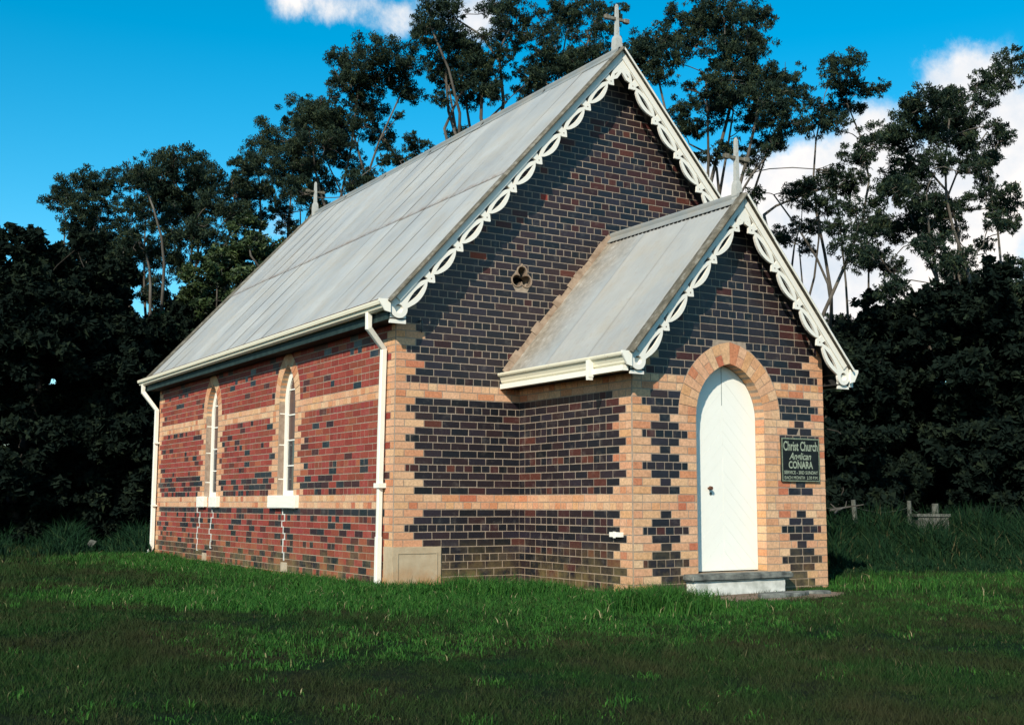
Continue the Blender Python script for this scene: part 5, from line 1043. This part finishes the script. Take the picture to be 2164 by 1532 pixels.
 ('dark','dark dense tree filling the lower right edge of the picture',(16.76,4.48),0.20,2,[(15.35,3.68,1.12,0.58),(15.45,4.23,4.11,0.54),(16.45,4.17,3.9,0.73),(14.77,3.66,3.67,0.54),(17.55,4.11,1.33,0.76),(17.25,4.64,3.77,0.55),(16.79,3.83,3.15,0.5),(16.13,4.83,5.02,0.73),(17.34,3.98,4.61,0.75),(15.4,4.03,2.12,0.74),(16.33,4.06,1.57,0.6),(16.89,5.94,3.08,0.72),(15.4,4.29,3.56,0.58),(15.36,4.63,3.9,0.61),(15.31,3.61,2.03,0.59),(16.57,3.42,1.44,0.76),(15.88,3.54,2.22,0.63),(18.12,4.82,3.97,0.71),(17.38,4.62,3.1,0.6),(16.56,5.4,5.14,0.63),(18.01,5.39,1.84,0.76),(16.54,5.02,0.85,0.59),(17.88,4.76,5.44,0.77),(16.98,4.48,0.71,0.78),(16.64,4.15,1.36,0.72),(17.77,4.98,4.84,0.69),(18.19,4.59,4.55,0.84),(17.71,5.16,3.86,0.52),(16.09,4.27,4.69,0.7),(18.05,4.68,0.96,0.71),(15.85,4.09,4.96,0.7),(17.97,5.42,2.1,0.65),(18.21,4.62,4.69,0.62),(15.5,4.22,2.43,0.75),(17.06,5.69,2.47,0.77),(14.97,3.79,4.97,0.64),(15.99,3.36,1.13,0.69),(16.87,4.85,3.58,0.68),(16.5,3.4,4.0,0.57),(16.83,4.52,0.66,0.55),(16.75,4.24,6.21,0.34),(15.09,3.1,5.49,0.32),(16.77,4.69,5.82,0.34),(15.52,3.72,5.49,0.23),(16.16,3.93,5.43,0.32),(16.6,3.32,5.47,0.27),(16.44,4.9,5.64,0.25),(15.92,5.23,5.67,0.22),(14.85,4.21,5.28,0.18),(14.26,3.85,5.42,0.27),(15.64,3.77,5.31,0.25),(15.56,4.24,5.29,0.32),(14.81,3.47,5.08,0.18),(15.46,3.34,5.23,0.24),(18.37,3.8,5.64,0.38),(17.74,4.0,5.29,0.24),(18.71,4.48,5.03,0.19),(18.19,4.78,5.26,0.26),(18.58,4.13,5.44,0.28),(16.87,3.35,4.83,0.34),(14.34,4.15,4.5,0.24),(15.57,3.95,4.58,0.27),(17.22,3.52,4.58,0.23),(16.46,4.22,4.55,0.16),(16.25,4.4,4.63,0.29),(14.58,4.76,4.44,0.3),(15.82,5.86,4.45,0.26),(16.11,3.54,4.5,0.32)]),
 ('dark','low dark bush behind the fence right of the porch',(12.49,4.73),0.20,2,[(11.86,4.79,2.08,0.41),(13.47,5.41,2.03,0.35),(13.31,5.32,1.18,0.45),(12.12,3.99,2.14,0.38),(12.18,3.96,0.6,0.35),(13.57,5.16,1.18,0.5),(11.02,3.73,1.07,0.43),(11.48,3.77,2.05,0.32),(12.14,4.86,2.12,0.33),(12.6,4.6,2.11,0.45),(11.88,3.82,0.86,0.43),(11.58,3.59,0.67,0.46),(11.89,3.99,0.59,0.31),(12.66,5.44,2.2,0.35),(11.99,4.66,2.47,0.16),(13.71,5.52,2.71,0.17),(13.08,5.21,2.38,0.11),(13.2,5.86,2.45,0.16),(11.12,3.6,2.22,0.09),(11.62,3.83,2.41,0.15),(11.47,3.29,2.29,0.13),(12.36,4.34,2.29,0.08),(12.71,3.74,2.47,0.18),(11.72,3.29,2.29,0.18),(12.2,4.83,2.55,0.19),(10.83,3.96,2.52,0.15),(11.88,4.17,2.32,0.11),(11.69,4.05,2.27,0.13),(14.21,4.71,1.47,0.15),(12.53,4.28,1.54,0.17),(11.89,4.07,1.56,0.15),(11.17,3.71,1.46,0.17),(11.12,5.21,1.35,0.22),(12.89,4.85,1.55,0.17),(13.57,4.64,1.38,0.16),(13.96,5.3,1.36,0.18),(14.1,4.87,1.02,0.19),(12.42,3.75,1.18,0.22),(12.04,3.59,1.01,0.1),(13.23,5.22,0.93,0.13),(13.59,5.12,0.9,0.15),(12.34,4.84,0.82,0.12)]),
]

LABELS_DONE = set()
def leaves(cl, kind, rs):
    """cl: clumps (x,y,z,r) -> small pointed leaves, one triangle each, bunched in sprays inside every clump"""
    Vs = []; As = []
    for (x, y, z, r) in cl:
        vol = r*r
        if kind == 3: n = int(900*vol); lw, ll = .17, .36; sub = 14
        elif kind == 2: n = int(3600*vol); lw, ll = .085, .19; sub = 20
        elif kind == 1: n = int(8000*vol); lw, ll = .045, .12; sub = 26
        else: n = int(8600*vol); lw, ll = .026, .092; sub = 40
        n = max(n, 150)
        c = rs.normal(size=(sub, 3)); c /= np.linalg.norm(c, axis=1)[:, None]; c *= (rs.random((sub, 1))**.5)*r*1.15; c[:, 2] *= .70
        sr = r*rs.uniform(.10, .32, sub); tone = rs.uniform(-.22, .22, sub)
        wts = sr**1.7; k = rs.choice(sub, n, p=wts/wts.sum()); d = rs.normal(size=(n, 3)); d /= np.linalg.norm(d, axis=1)[:, None]; d *= (rs.random((n, 1))**.5)
        P = np.array([x, y, z])+c[k]+d*sr[k][:, None]*np.array([1.15, 1.15, .85])
        dirv = rs.normal(size=(n, 3))*np.array([.7, .7, .5])-np.array([0, 0, .75 if kind == 0 else .2]); dirv /= np.linalg.norm(dirv, axis=1)[:, None]
        sd_ = np.cross(dirv, rs.normal(size=(n, 3))); sd_ /= np.linalg.norm(sd_, axis=1)[:, None]
        s = rs.uniform(.7, 1.35, (n, 1)); a = P-dirv*ll*s*.4+sd_*lw*s*.5; b = P-dirv*ll*s*.4-sd_*lw*s*.5; c2 = P+dirv*ll*s*.6
        Vs.append(np.stack([a, b, c2], 1).reshape(-1, 3)); As.append(np.clip(.45+tone[k]+rs.normal(size=n)*.2, 0, 1))
    V = np.concatenate(Vs); F = np.arange(len(V)).reshape(-1, 3)
    return V, F, np.concatenate(As)
def wig(a, b, n, amp, rs, sag=0.):
    a, b = np.array(a), np.array(b); L = np.linalg.norm(b-a); pts = []
    off = rs.normal(size=3)*amp*L; off2 = rs.normal(size=3)*amp*L*.5
    for i in range(n+1):
        u = i/n; p = a+(b-a)*u+off*math.sin(math.pi*u)+off2*math.sin(2*math.pi*u); p[2] -= sag*L*math.sin(math.pi*u); pts.append(tuple(p))
    return pts
def tree(kind, label, base, tr, lk, cl, idx):
    tr *= .62 if kind == 'gum' else .8; cl = [(a, b, c, r*(1.12 if kind == 'gum' else 1.2)) for a, b, c, r in cl]
    rs = np.random.default_rng(100+idx); bx, by = base; bz = float(gz(bx, by))-.1
    root = empty('gum_tree' if kind == 'gum' else 'dark_tree', (bx, by, bz), label=label, cat='tree')
    cl = [c for c in cl if c[2]-c[3] > -.6]
    cen = np.array([(c[0], c[1], c[2]) for c in cl]); zmin, zmax = cen[:, 2].min(), cen[:, 2].max()
    mb = MB(); bark = M['gum_bark'] if kind == 'gum' else M['dark_bark']
    # trunk to a fork below the crown, then leaders
    fork = np.array([bx*.6+cen[:, 0].mean()*.4, by*.6+cen[:, 1].mean()*.4, max(1.5, (bz+zmin)/2 if kind == 'gum' else 1.5)])
    tp = wig((bx, by, bz), fork, 5, .03, rs); mb.tube(tp, [tr*(1.25-.5*i/5) for i in range(6)], 9)
    # k-means-ish leaders
    K = 9 if kind == 'gum' else 3; idxs = rs.permutation(len(cen))[:min(K, len(cen))]; K = len(idxs); C_ = cen[idxs].copy()
    for _ in range(6):
        a = np.argmin(((cen[:, None]-C_[None])**2).sum(2), 1)
        for k in range(K):
            if (a == k).any(): C_[k] = cen[a == k].mean(0)
    for k in range(K):
        mem = [i for i in range(len(cl)) if a[i] == k]
        if not mem: continue
        tgt = C_[k].copy(); tgt[2] = tgt[2]*.75+min(cen[i][2] for i in mem)*.25
        lr = tr*(.52 if kind == 'gum' else .7); lp = wig(fork, tgt, 8, .09, rs); mb.tube(lp, [lr*(1-.72*i/8) for i in range(9)], 8)
        spine = [np.array(p) for p in lp]; nodes = [(p, lr*(1-.72*i/8)) for i, p in enumerate(spine)][3:]
        for i in sorted(mem, key=lambda i: np.linalg.norm(cen[i]-tgt)):
            c = cen[i]; cand = [(np.linalg.norm(p-c)+max(0, p[2]-c[2]+.1)*2.5, j) for j, (p, r) in enumerate(nodes)]
            j = min(cand)[1]; p0, r0 = nodes[j]; r1 = min(r0*.62, .05+.02*np.linalg.norm(c-p0)*.5)
            bp = wig(p0, c, 5, .09, rs, -.05); mb.tube(bp, [max(.012, r1*(1-.75*q/5)) for q in range(6)], 6)
            nodes += [(np.array(bp[2]), r1*.7), (np.array(bp[3]), r1*.55), (np.array(bp[5]), max(.02, r1*.3))]
            if kind == 'gum':
                for _ in range(6):
                    e = c+rs.normal(size=3)*cl[i][3]*.36; e[2] -= .02; mb.tube(wig(bp[4], e, 3, .1, rs), [.014, .012, .009, .006], 4, caps=False)
    V = np.array(mb.V)-np.array([bx, by, bz]); me = mesh('trunk', V, mb.F, bark); me.polygons.foreach_set('use_smooth', [True]*len(me.polygons)); _obj('trunk', me, root)
    V, F, A = leaves(cl, lk, rs); V -= np.array([bx, by, bz])
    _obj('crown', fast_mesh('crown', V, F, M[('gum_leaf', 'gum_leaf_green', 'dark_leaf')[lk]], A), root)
for i, (k, lab, base, tr, lk, cl) in enumerate(TREES): tree(k, lab, base, tr, lk, cl, i)

# far-off wood closing the view behind the single trees
def wood():
    rs = np.random.default_rng(9); cl = []
    for _ in range(520):
        u = rs.uniform(-.62, .62); d = rs.uniform(39, 47); top = 5.4+1.3*math.sin(u*11)+.8*math.sin(u*29+1)+(1.6 if u < -.3 else 0)-(1.2 if u > .25 else 0)
        x = CAM.x+fwd.x/.9929*d+rt.x*u*d; y = CAM.y+fwd.y/.9929*d+rt.y*u*d; cl.append((x, y, rs.random()**.8*top, rs.uniform(.9, 1.5)))
    V, F, A = leaves([(a, b, c, r) for a, b, c, r in cl], 3, rs)
    tag(_obj('distant_wood', fast_mesh('distant_wood', V, F, M['dark_leaf'], A)), label='far dark wood behind the single trees', cat='wood', kind='stuff')
# ---------------------------------------------------------------- grass
def in_church(x, y, m_=.0):
    return ((x > -m_) & (x < W+m_) & (y > -m_) & (y < LN+m_)) | ((x > XP-m_) & (x < XP+PW+m_) & (y > -DP-m_) & (y < .1))
def blades(x, y, h, wd, lean, seg, rs, tone):
    n = len(x); z = gz(x, y)-.008; a = rs.uniform(0, 2*np.pi, n); ld = rs.uniform(0, 2*np.pi, n); dx, dy = np.cos(a)*wd/2, np.sin(a)*wd/2; lx, ly = np.cos(ld)*lean*h, np.sin(ld)*lean*h
    A = np.stack([x-dx, y-dy, z], 1); B = np.stack([x+dx, y+dy, z], 1)
    if seg == 1:
        T = np.stack([x+lx, y+ly, z+h], 1); V = np.stack([A, B, T], 1).reshape(-1, 3); return V, np.arange(len(V)).reshape(-1, 3), tone
    mx, my, mz = x+lx*.3, y+ly*.3, z+h*.6
    C_ = np.stack([mx-dx*.75, my-dy*.75, mz], 1); D = np.stack([mx+dx*.75, my+dy*.75, mz], 1); T = np.stack([x+lx, y+ly, z+h*(1-.3*lean)], 1)
    V = np.stack([A, B, C_, D, T], 1).reshape(-1, 3); b = np.arange(n)*5
    F = np.concatenate([np.stack([b, b+1, b+3], 1), np.stack([b, b+3, b+2], 1), np.stack([b+2, b+3, b+4], 1)]); return V, F, np.concatenate([tone]*3)
def scatter(n, fn, rs):
    x, y = fn(n, rs); k = ~in_church(x, y, .0); return x[k], y[k]
wood()
rs = np.random.default_rng(42)
cx0, cy0 = CAM.x, CAM.y; az = math.atan2(fwd.x, fwd.y)
def wedge(r0, r1, half):
    def fn(n, rs):
        r = np.sqrt(rs.uniform(r0*r0, r1*r1, n)); t = az+rs.uniform(-half, half, n); return cx0+r*np.sin(t), cy0+r*np.cos(t)
    return fn
Vs, Fs, As = [], [], []; off = 0
def addg(x, y, h, wd, lean, seg, tone):
    global off
    V, F, A = blades(x, y, h, wd, lean, seg, rs, tone); Vs.append(V); Fs.append(F+off); As.append(A); off += len(V)
for r0, r1, n, h0, wd in ((5.5, 9, 230000, .034, .006), (9, 14, 260000, .040, .009), (14, 21, 180000, .055, .015), (21, 45, 150000, .08, .032)):
    x, y = scatter(n, wedge(r0, r1, .62), rs); kk = ((x-3.3)/1.0)**2+((y+2.78)/.40)**2+.5*np.sin(x*9)*np.sin(y*11) > rs.uniform(.55, 1.25, len(x)); x, y = x[kk], y[kk]; m_ = len(x)
    patch = np.sin(x*1.3+np.sin(y*.9)*1.7)*np.cos(y*1.1+x*.4)
    fine = np.sin(x*6.1+2*np.sin(y*3.3))*np.cos(y*5.7-x*2.1); kk = fine+.5*patch > rs.uniform(-2.2, -.35, m_); x, y, patch, fine = x[kk], y[kk], patch[kk], fine[kk]; m_ = len(x)
    h = h0*rs.uniform(.35, 1.7, m_)*(1+.35*patch+.3*fine)
    addg(x, y, h, wd*rs.uniform(.6, 1.2, m_), rs.uniform(.2, 1.1, m_), 1, np.clip(rs.beta(2, 3.2, m_)+.1*patch+(rs.random(m_) < .05)*.5, 0, 1))
V = np.concatenate(Vs); F = np.concatenate(Fs)
tag(_obj('mown_grass', fast_mesh('mown_grass', V, F, M['grass_blade'], np.concatenate(As))), label='short dark mown grass over the whole churchyard', cat='grass', kind='stuff')
# tall unmown grass against the walls
Vs, Fs, As = [], [], []; off = 0
def tufts(cs, per, spread, hh):
    n = len(cs); c = np.repeat(np.arange(n), per); m_ = len(c)
    x = cs[c, 0]+rs.normal(size=m_)*spread; y = cs[c, 1]+rs.normal(size=m_)*spread; hk = hh[c]*rs.uniform(.45, 1.15, m_)
    k = ~in_church(x, y, .01) & ~((x > 2.28) & (x < 3.82) & (y > -2.5) & (y < -2.1)); addg(x[k], y[k], hk[k], .0085*rs.uniform(.6, 1.3, k.sum()), rs.uniform(.15, .8, k.sum()), 2, np.clip(rs.beta(2.4, 2.6, k.sum())+(rs.random(k.sum()) < .03)*.5, 0, 1))
P_ = []; H_ = []
for _ in range(2600):          # band in front of the nave gable and porch side
    x = rs.uniform(-1.6, 2.3); y = rs.uniform(-3.9, .0)
    d = abs((y+.0)-(-.9-.55*(x)));  edge = -.55-.78*max(x, -1.2)
    lo = edge-1.0-.25*math.sin(x*2.1)
    if y > lo and math.sin(x*5.1+y*2)*math.cos(y*6.3-x*2) > -.45: P_.append((x, y)); wd_ = min(abs(y) if x < 1.7 else 9, abs(y+2.27) if x > 1.6 else 9, abs(x-1.68) if y > -2.3 else 9); H_.append((.07+.24*rs.random()**2.0+.07*max(0, math.sin(x*2.7+y*1.3)))*min(1, .38+wd_*.55)*min(1, .35+(y-lo)*1.6))
for _ in range(1100):          # along the red side wall
    y = rs.uniform(-.3, 10.4); x = -abs(rs.normal())*.75-.02; P_.append((x, y)); H_.append(.06+.10*rs.random())
for _ in range(260):           # big dark tuft before the porch corner
    P_.append((1.35+rs.normal()*.22, -3.15+rs.normal()*.18)); H_.append(.17+.12*rs.random())
for _ in range(200): P_.append((2.2+rs.normal()*.30, -3.50+rs.normal()*.14)); H_.append(.06+.05*rs.random())
for _ in range(700):
    P_.append((rs.uniform(-3.5, 5.5), -3.9+rs.normal()*.5-.05)); H_.append(.03+.05*rs.random())
for _ in range(900):           # lush low grass further out
    a_ = rs.random()*3.9; P_.append((-3.4+a_+rs.normal()*.4, 1.2-1.15*a_+rs.normal()*.55)); H_.append(.06+.07*rs.random())
for _ in range(260): P_.append((4.6+rs.uniform(-.2, 4.5), -2.6+rs.normal()*.6+.3)); H_.append(.08+.08*rs.random())
for _ in range(60): P_.append((rs.uniform(4.0, 4.6), -2.31-.1*rs.random())); H_.append(.04+.05*rs.random())
for _ in range(260):           # odd coarse weed tufts over the lawn
    r_ = rs.uniform(6.5, 16); t_ = az+rs.uniform(-.5, .5); P_.append((cx0+r_*math.sin(t_), cy0+r_*math.cos(t_))); H_.append(.035+.035*rs.random())
tufts(np.array(P_), 34, .055, np.array(H_))
tag(_obj('long_grass', fast_mesh('long_grass', np.concatenate(Vs), np.concatenate(Fs), M['grass_tall'], np.concatenate(As))), label='long bright green grass growing along the foot of the church walls', cat='grass', kind='stuff')
# weeds and scrub beyond, right of the porch and far left
Vs, Fs, As = [], [], []; off = 0
cam_r = np.array([math.cos(az), -math.sin(az)]); cam_f = np.array([math.sin(az), math.cos(az)])
def strip_pts(n, d0, d1, l0, l1):
    d = rs.uniform(d0, d1, n); l = rs.uniform(l0, l1, n)*d; return cx0+cam_f[0]*d+cam_r[0]*l, cy0+cam_f[1]*d+cam_r[1]*l
x, y = strip_pts(52000, 17.0, 22.5, .265, .56); dd = (x-cx0)*cam_f[0]+(y-cy0)*cam_f[1]
k = ~in_church(x, y, .1); x, y, dd = x[k], y[k], dd[k]
hb = (.08+.16*(dd-17))*(1+.75*np.sin(x*2.3+y)*np.cos(y*1.7-x)+.4*np.sin(x*6.1-y*3))
addg(x, y, np.clip(hb, .08, 1.1)*rs.uniform(.4, 1.1, len(x)), .022*rs.uniform(.6, 1.3, len(x)), rs.uniform(.1, .6, len(x)), 2, np.clip(rs.beta(2, 3, len(x))+(rs.random(len(x)) < .05)*.5, 0, 1))
x, y = strip_pts(26000, 22, 27, -.60, -.25); k = ~in_church(x, y, .1); x, y = x[k], y[k]
addg(x, y, rs.uniform(.1, .5, len(x))*np.clip(.65+.6*np.sin(x*1.7+y*.6)+.5*np.sin(x*4.3-y), .15, 2), .03*rs.uniform(.6, 1.3, len(x)), rs.uniform(.1, .7, len(x)), 2, np.clip(rs.beta(2, 4, len(x)), 0, 1))
tag(_obj('tall_weeds', fast_mesh('tall_weeds', np.concatenate(Vs), np.concatenate(Fs), M['weed'], np.concatenate(As))), label='tall dark weeds and scrub grass below the background trees', cat='weeds', kind='stuff')
# small weeds growing up at the base of walls
# ---------------------------------------------------------------- worn ground before the step
def patch(name, cx_, cy_, rx, ry, mt, lift, label, h=.0):
    V = [(cx_, cy_, float(gz(cx_, cy_))+lift+h)]; n = 40
    for ring_ in (.5, .8, 1.):
        for k in range(n):
            a = 2*math.pi*k/n; r = ring_*(1+.16*math.sin(3*a+1)+.09*math.sin(7*a)); x, y = cx_+rx*r*math.cos(a), cy_+ry*r*math.sin(a)
            V.append((x, y, float(gz(x, y))+(lift+h if ring_ < 1 else -.01)))
    F = [(0, 1+k, 1+(k+1) % n) for k in range(n)]
    for q in range(2): F += [(1+q*n+k, 1+(q+1)*n+k, 1+(q+1)*n+(k+1) % n, 1+q*n+(k+1) % n) for k in range(n)]
    me = mesh(name, V, F, mt); me.polygons.foreach_set('use_smooth', [True]*len(F)); return me
tag(_obj('dirt_patch', patch('dirt_patch', 3.3, -2.72, 1.05, .40, M['dirt_path'], .018, '')), kind='structure')
def flag(x, y, rx, ry, rot, h, label):
    V = []; n = 9; z = float(gz(x, y))+.035
    rr = [random.uniform(.82, 1.1) for _ in range(n)]
    for top in (0, 1):
        for k in range(n):
            a = 2*math.pi*k/n; u, v = rx*rr[k]*math.cos(a), ry*rr[k]*math.sin(a); V.append((x+u*math.cos(rot)-v*math.sin(rot), y+u*math.sin(rot)+v*math.cos(rot), z+(h if top else -.08)))
    F = [tuple(range(n, 2*n)), tuple(range(n))[::-1]]+[(k, (k+1) % n, n+(k+1) % n, n+k) for k in range(n)]
    o = _obj('stone_slab', mesh('stone_slab', V, F, M['slab_grey'])); bevel(o, .012); tag(o, label=label, cat='stone slab')
flag(3.25, -2.86, .42, .14, .05, .02, 'flat grey stone slab set in the dirt before the white step')
flag(3.80, -2.78, .20, .10, -.25, .012, 'small grey stone slab at the right end of the worn ground')
# ---------------------------------------------------------------- far fence posts right of the porch
def at_(u, v, D):
    return CAM+D*(fwd+r2*(u-1082)/2519.46-u2*(v-766)/2519.46)
def post(u, vt, D, r, label, lean=0, sq=False):
    p = at_(u, vt, D); zb = float(gz(p.x, p.y))-.1; mb = MB()
    n = 4 if sq else 7
    mb.tube([(lean, 0, 0), (lean*.5, .01, (p.z-zb)*.5), (0, 0, p.z-zb)], [r*1.15, r, r*.85], n)
    o = mb.build('fence_post', [M['post_wood_shaded']]); o.location = (p.x, p.y, zb); tag(o, label=label, cat='fence post', group='fence posts beyond the grass'); return p
pa = post(1803, 1056, 21.5, .05, 'grey weathered fence post just right of the porch', .12)
pb = post(1921, 1058, 22, .045, 'slim grey fence post in the tall weeds, middle of the three', .03)
pc = post(1976, 1064, 22.3, .075, 'short thick fence post behind the old concrete trough')
pd = at_(1765, 1035, 21.2)
for dz, lab in ((-.12, 'sagging upper fence wire between the weathered posts'), (-.45, 'sagging lower fence wire between the weathered posts')):
    mb = MB(); pts = []
    for A, B in ((Vector((pa.x-3, pa.y+3, pa.z)), pa), (pa, pb), (pb, pc)):
        for k in range(5): u = k/5; q = A.lerp(B, u); pts.append((q.x, q.y, q.z+dz-.10*math.sin(math.pi*u)))
    pts.append((pc.x, pc.y, pc.z+dz)); mb.tube(pts, .003, 4); tag(mb.build('fence_wire', [M['post_wood_shaded']]), label=lab, cat='wire')
# concrete trough, its shade put into a dark colour
tp = at_(1966, 1088, 21.4); tz = float(gz(tp.x, tp.y)); tr_ = empty('trough', (tp.x, tp.y, tz), label='low concrete trough with shade-darkened rim half hidden in tall weeds', cat='trough'); tr_.rotation_euler = (0, 0, -.55)
hz = tp.z-tz
mb = MB(); mb.box((-.27, -.16, 0), (.27, .16, hz-.03)); mb.build('basin', [M['post_wood_shaded']], tr_)
mb = MB()
for a, b in (((-.30, -.19), (.30, -.14)), ((-.30, .14), (.30, .19)), ((-.30, -.139), (-.25, .139)), ((.25, -.139), (.30, .139))): mb.box((a[0], a[1], hz-.029), (b[0], b[1], hz+.02))
mb.build('rim', [M['post_wood_shaded']], tr_)
# leaning offcut of timber far left
p = at_(182, 1128, 24); mb = MB(); mb.prism([(-.16, -.03, 0), (.0, -.03, 0), (.0, .03, 0), (-.16, .03, 0)], [(.10, -.03, .30), (.22, -.03, .26), (.22, .03, .26), (.10, .03, .30)])
o = mb.build('timber_offcut', [M['post_wood_shaded']]); o.location = (p.x, p.y, float(gz(p.x, p.y))-.03); o.rotation_euler = (0, 0, -.5); tag(o, label='pale offcut of timber standing in grass by the dark trees at left', cat='timber')
p = at_(1768, 1048, 20.5)
# bits of fallen bark and dead sticks on the weeds right of porch
for i, (u, v, D, l, rot, lab) in enumerate([(1775, 1084, 20.5, .5, .4, 'dead branch lying in weeds, nearest the porch wall'), (1790, 1078, 21, .7, -.2, 'longer dead branch lying behind the first weeds by the fence post')]):
    q = at_(u, v, D); mb = MB(); mb.tube([(-l/2, 0, 0), (0, .04, .05), (l/2, 0, .10)], [.02, .016, .008], 5); mb.tube([(0, .04, .05), (l*.2, .2, .16)], [.012, .006], 4)
    o = mb.build('dead_branch', [M['gum_bark']]); o.location = q; o.rotation_euler = (0, 0, rot); tag(o, label=lab, cat='branch')
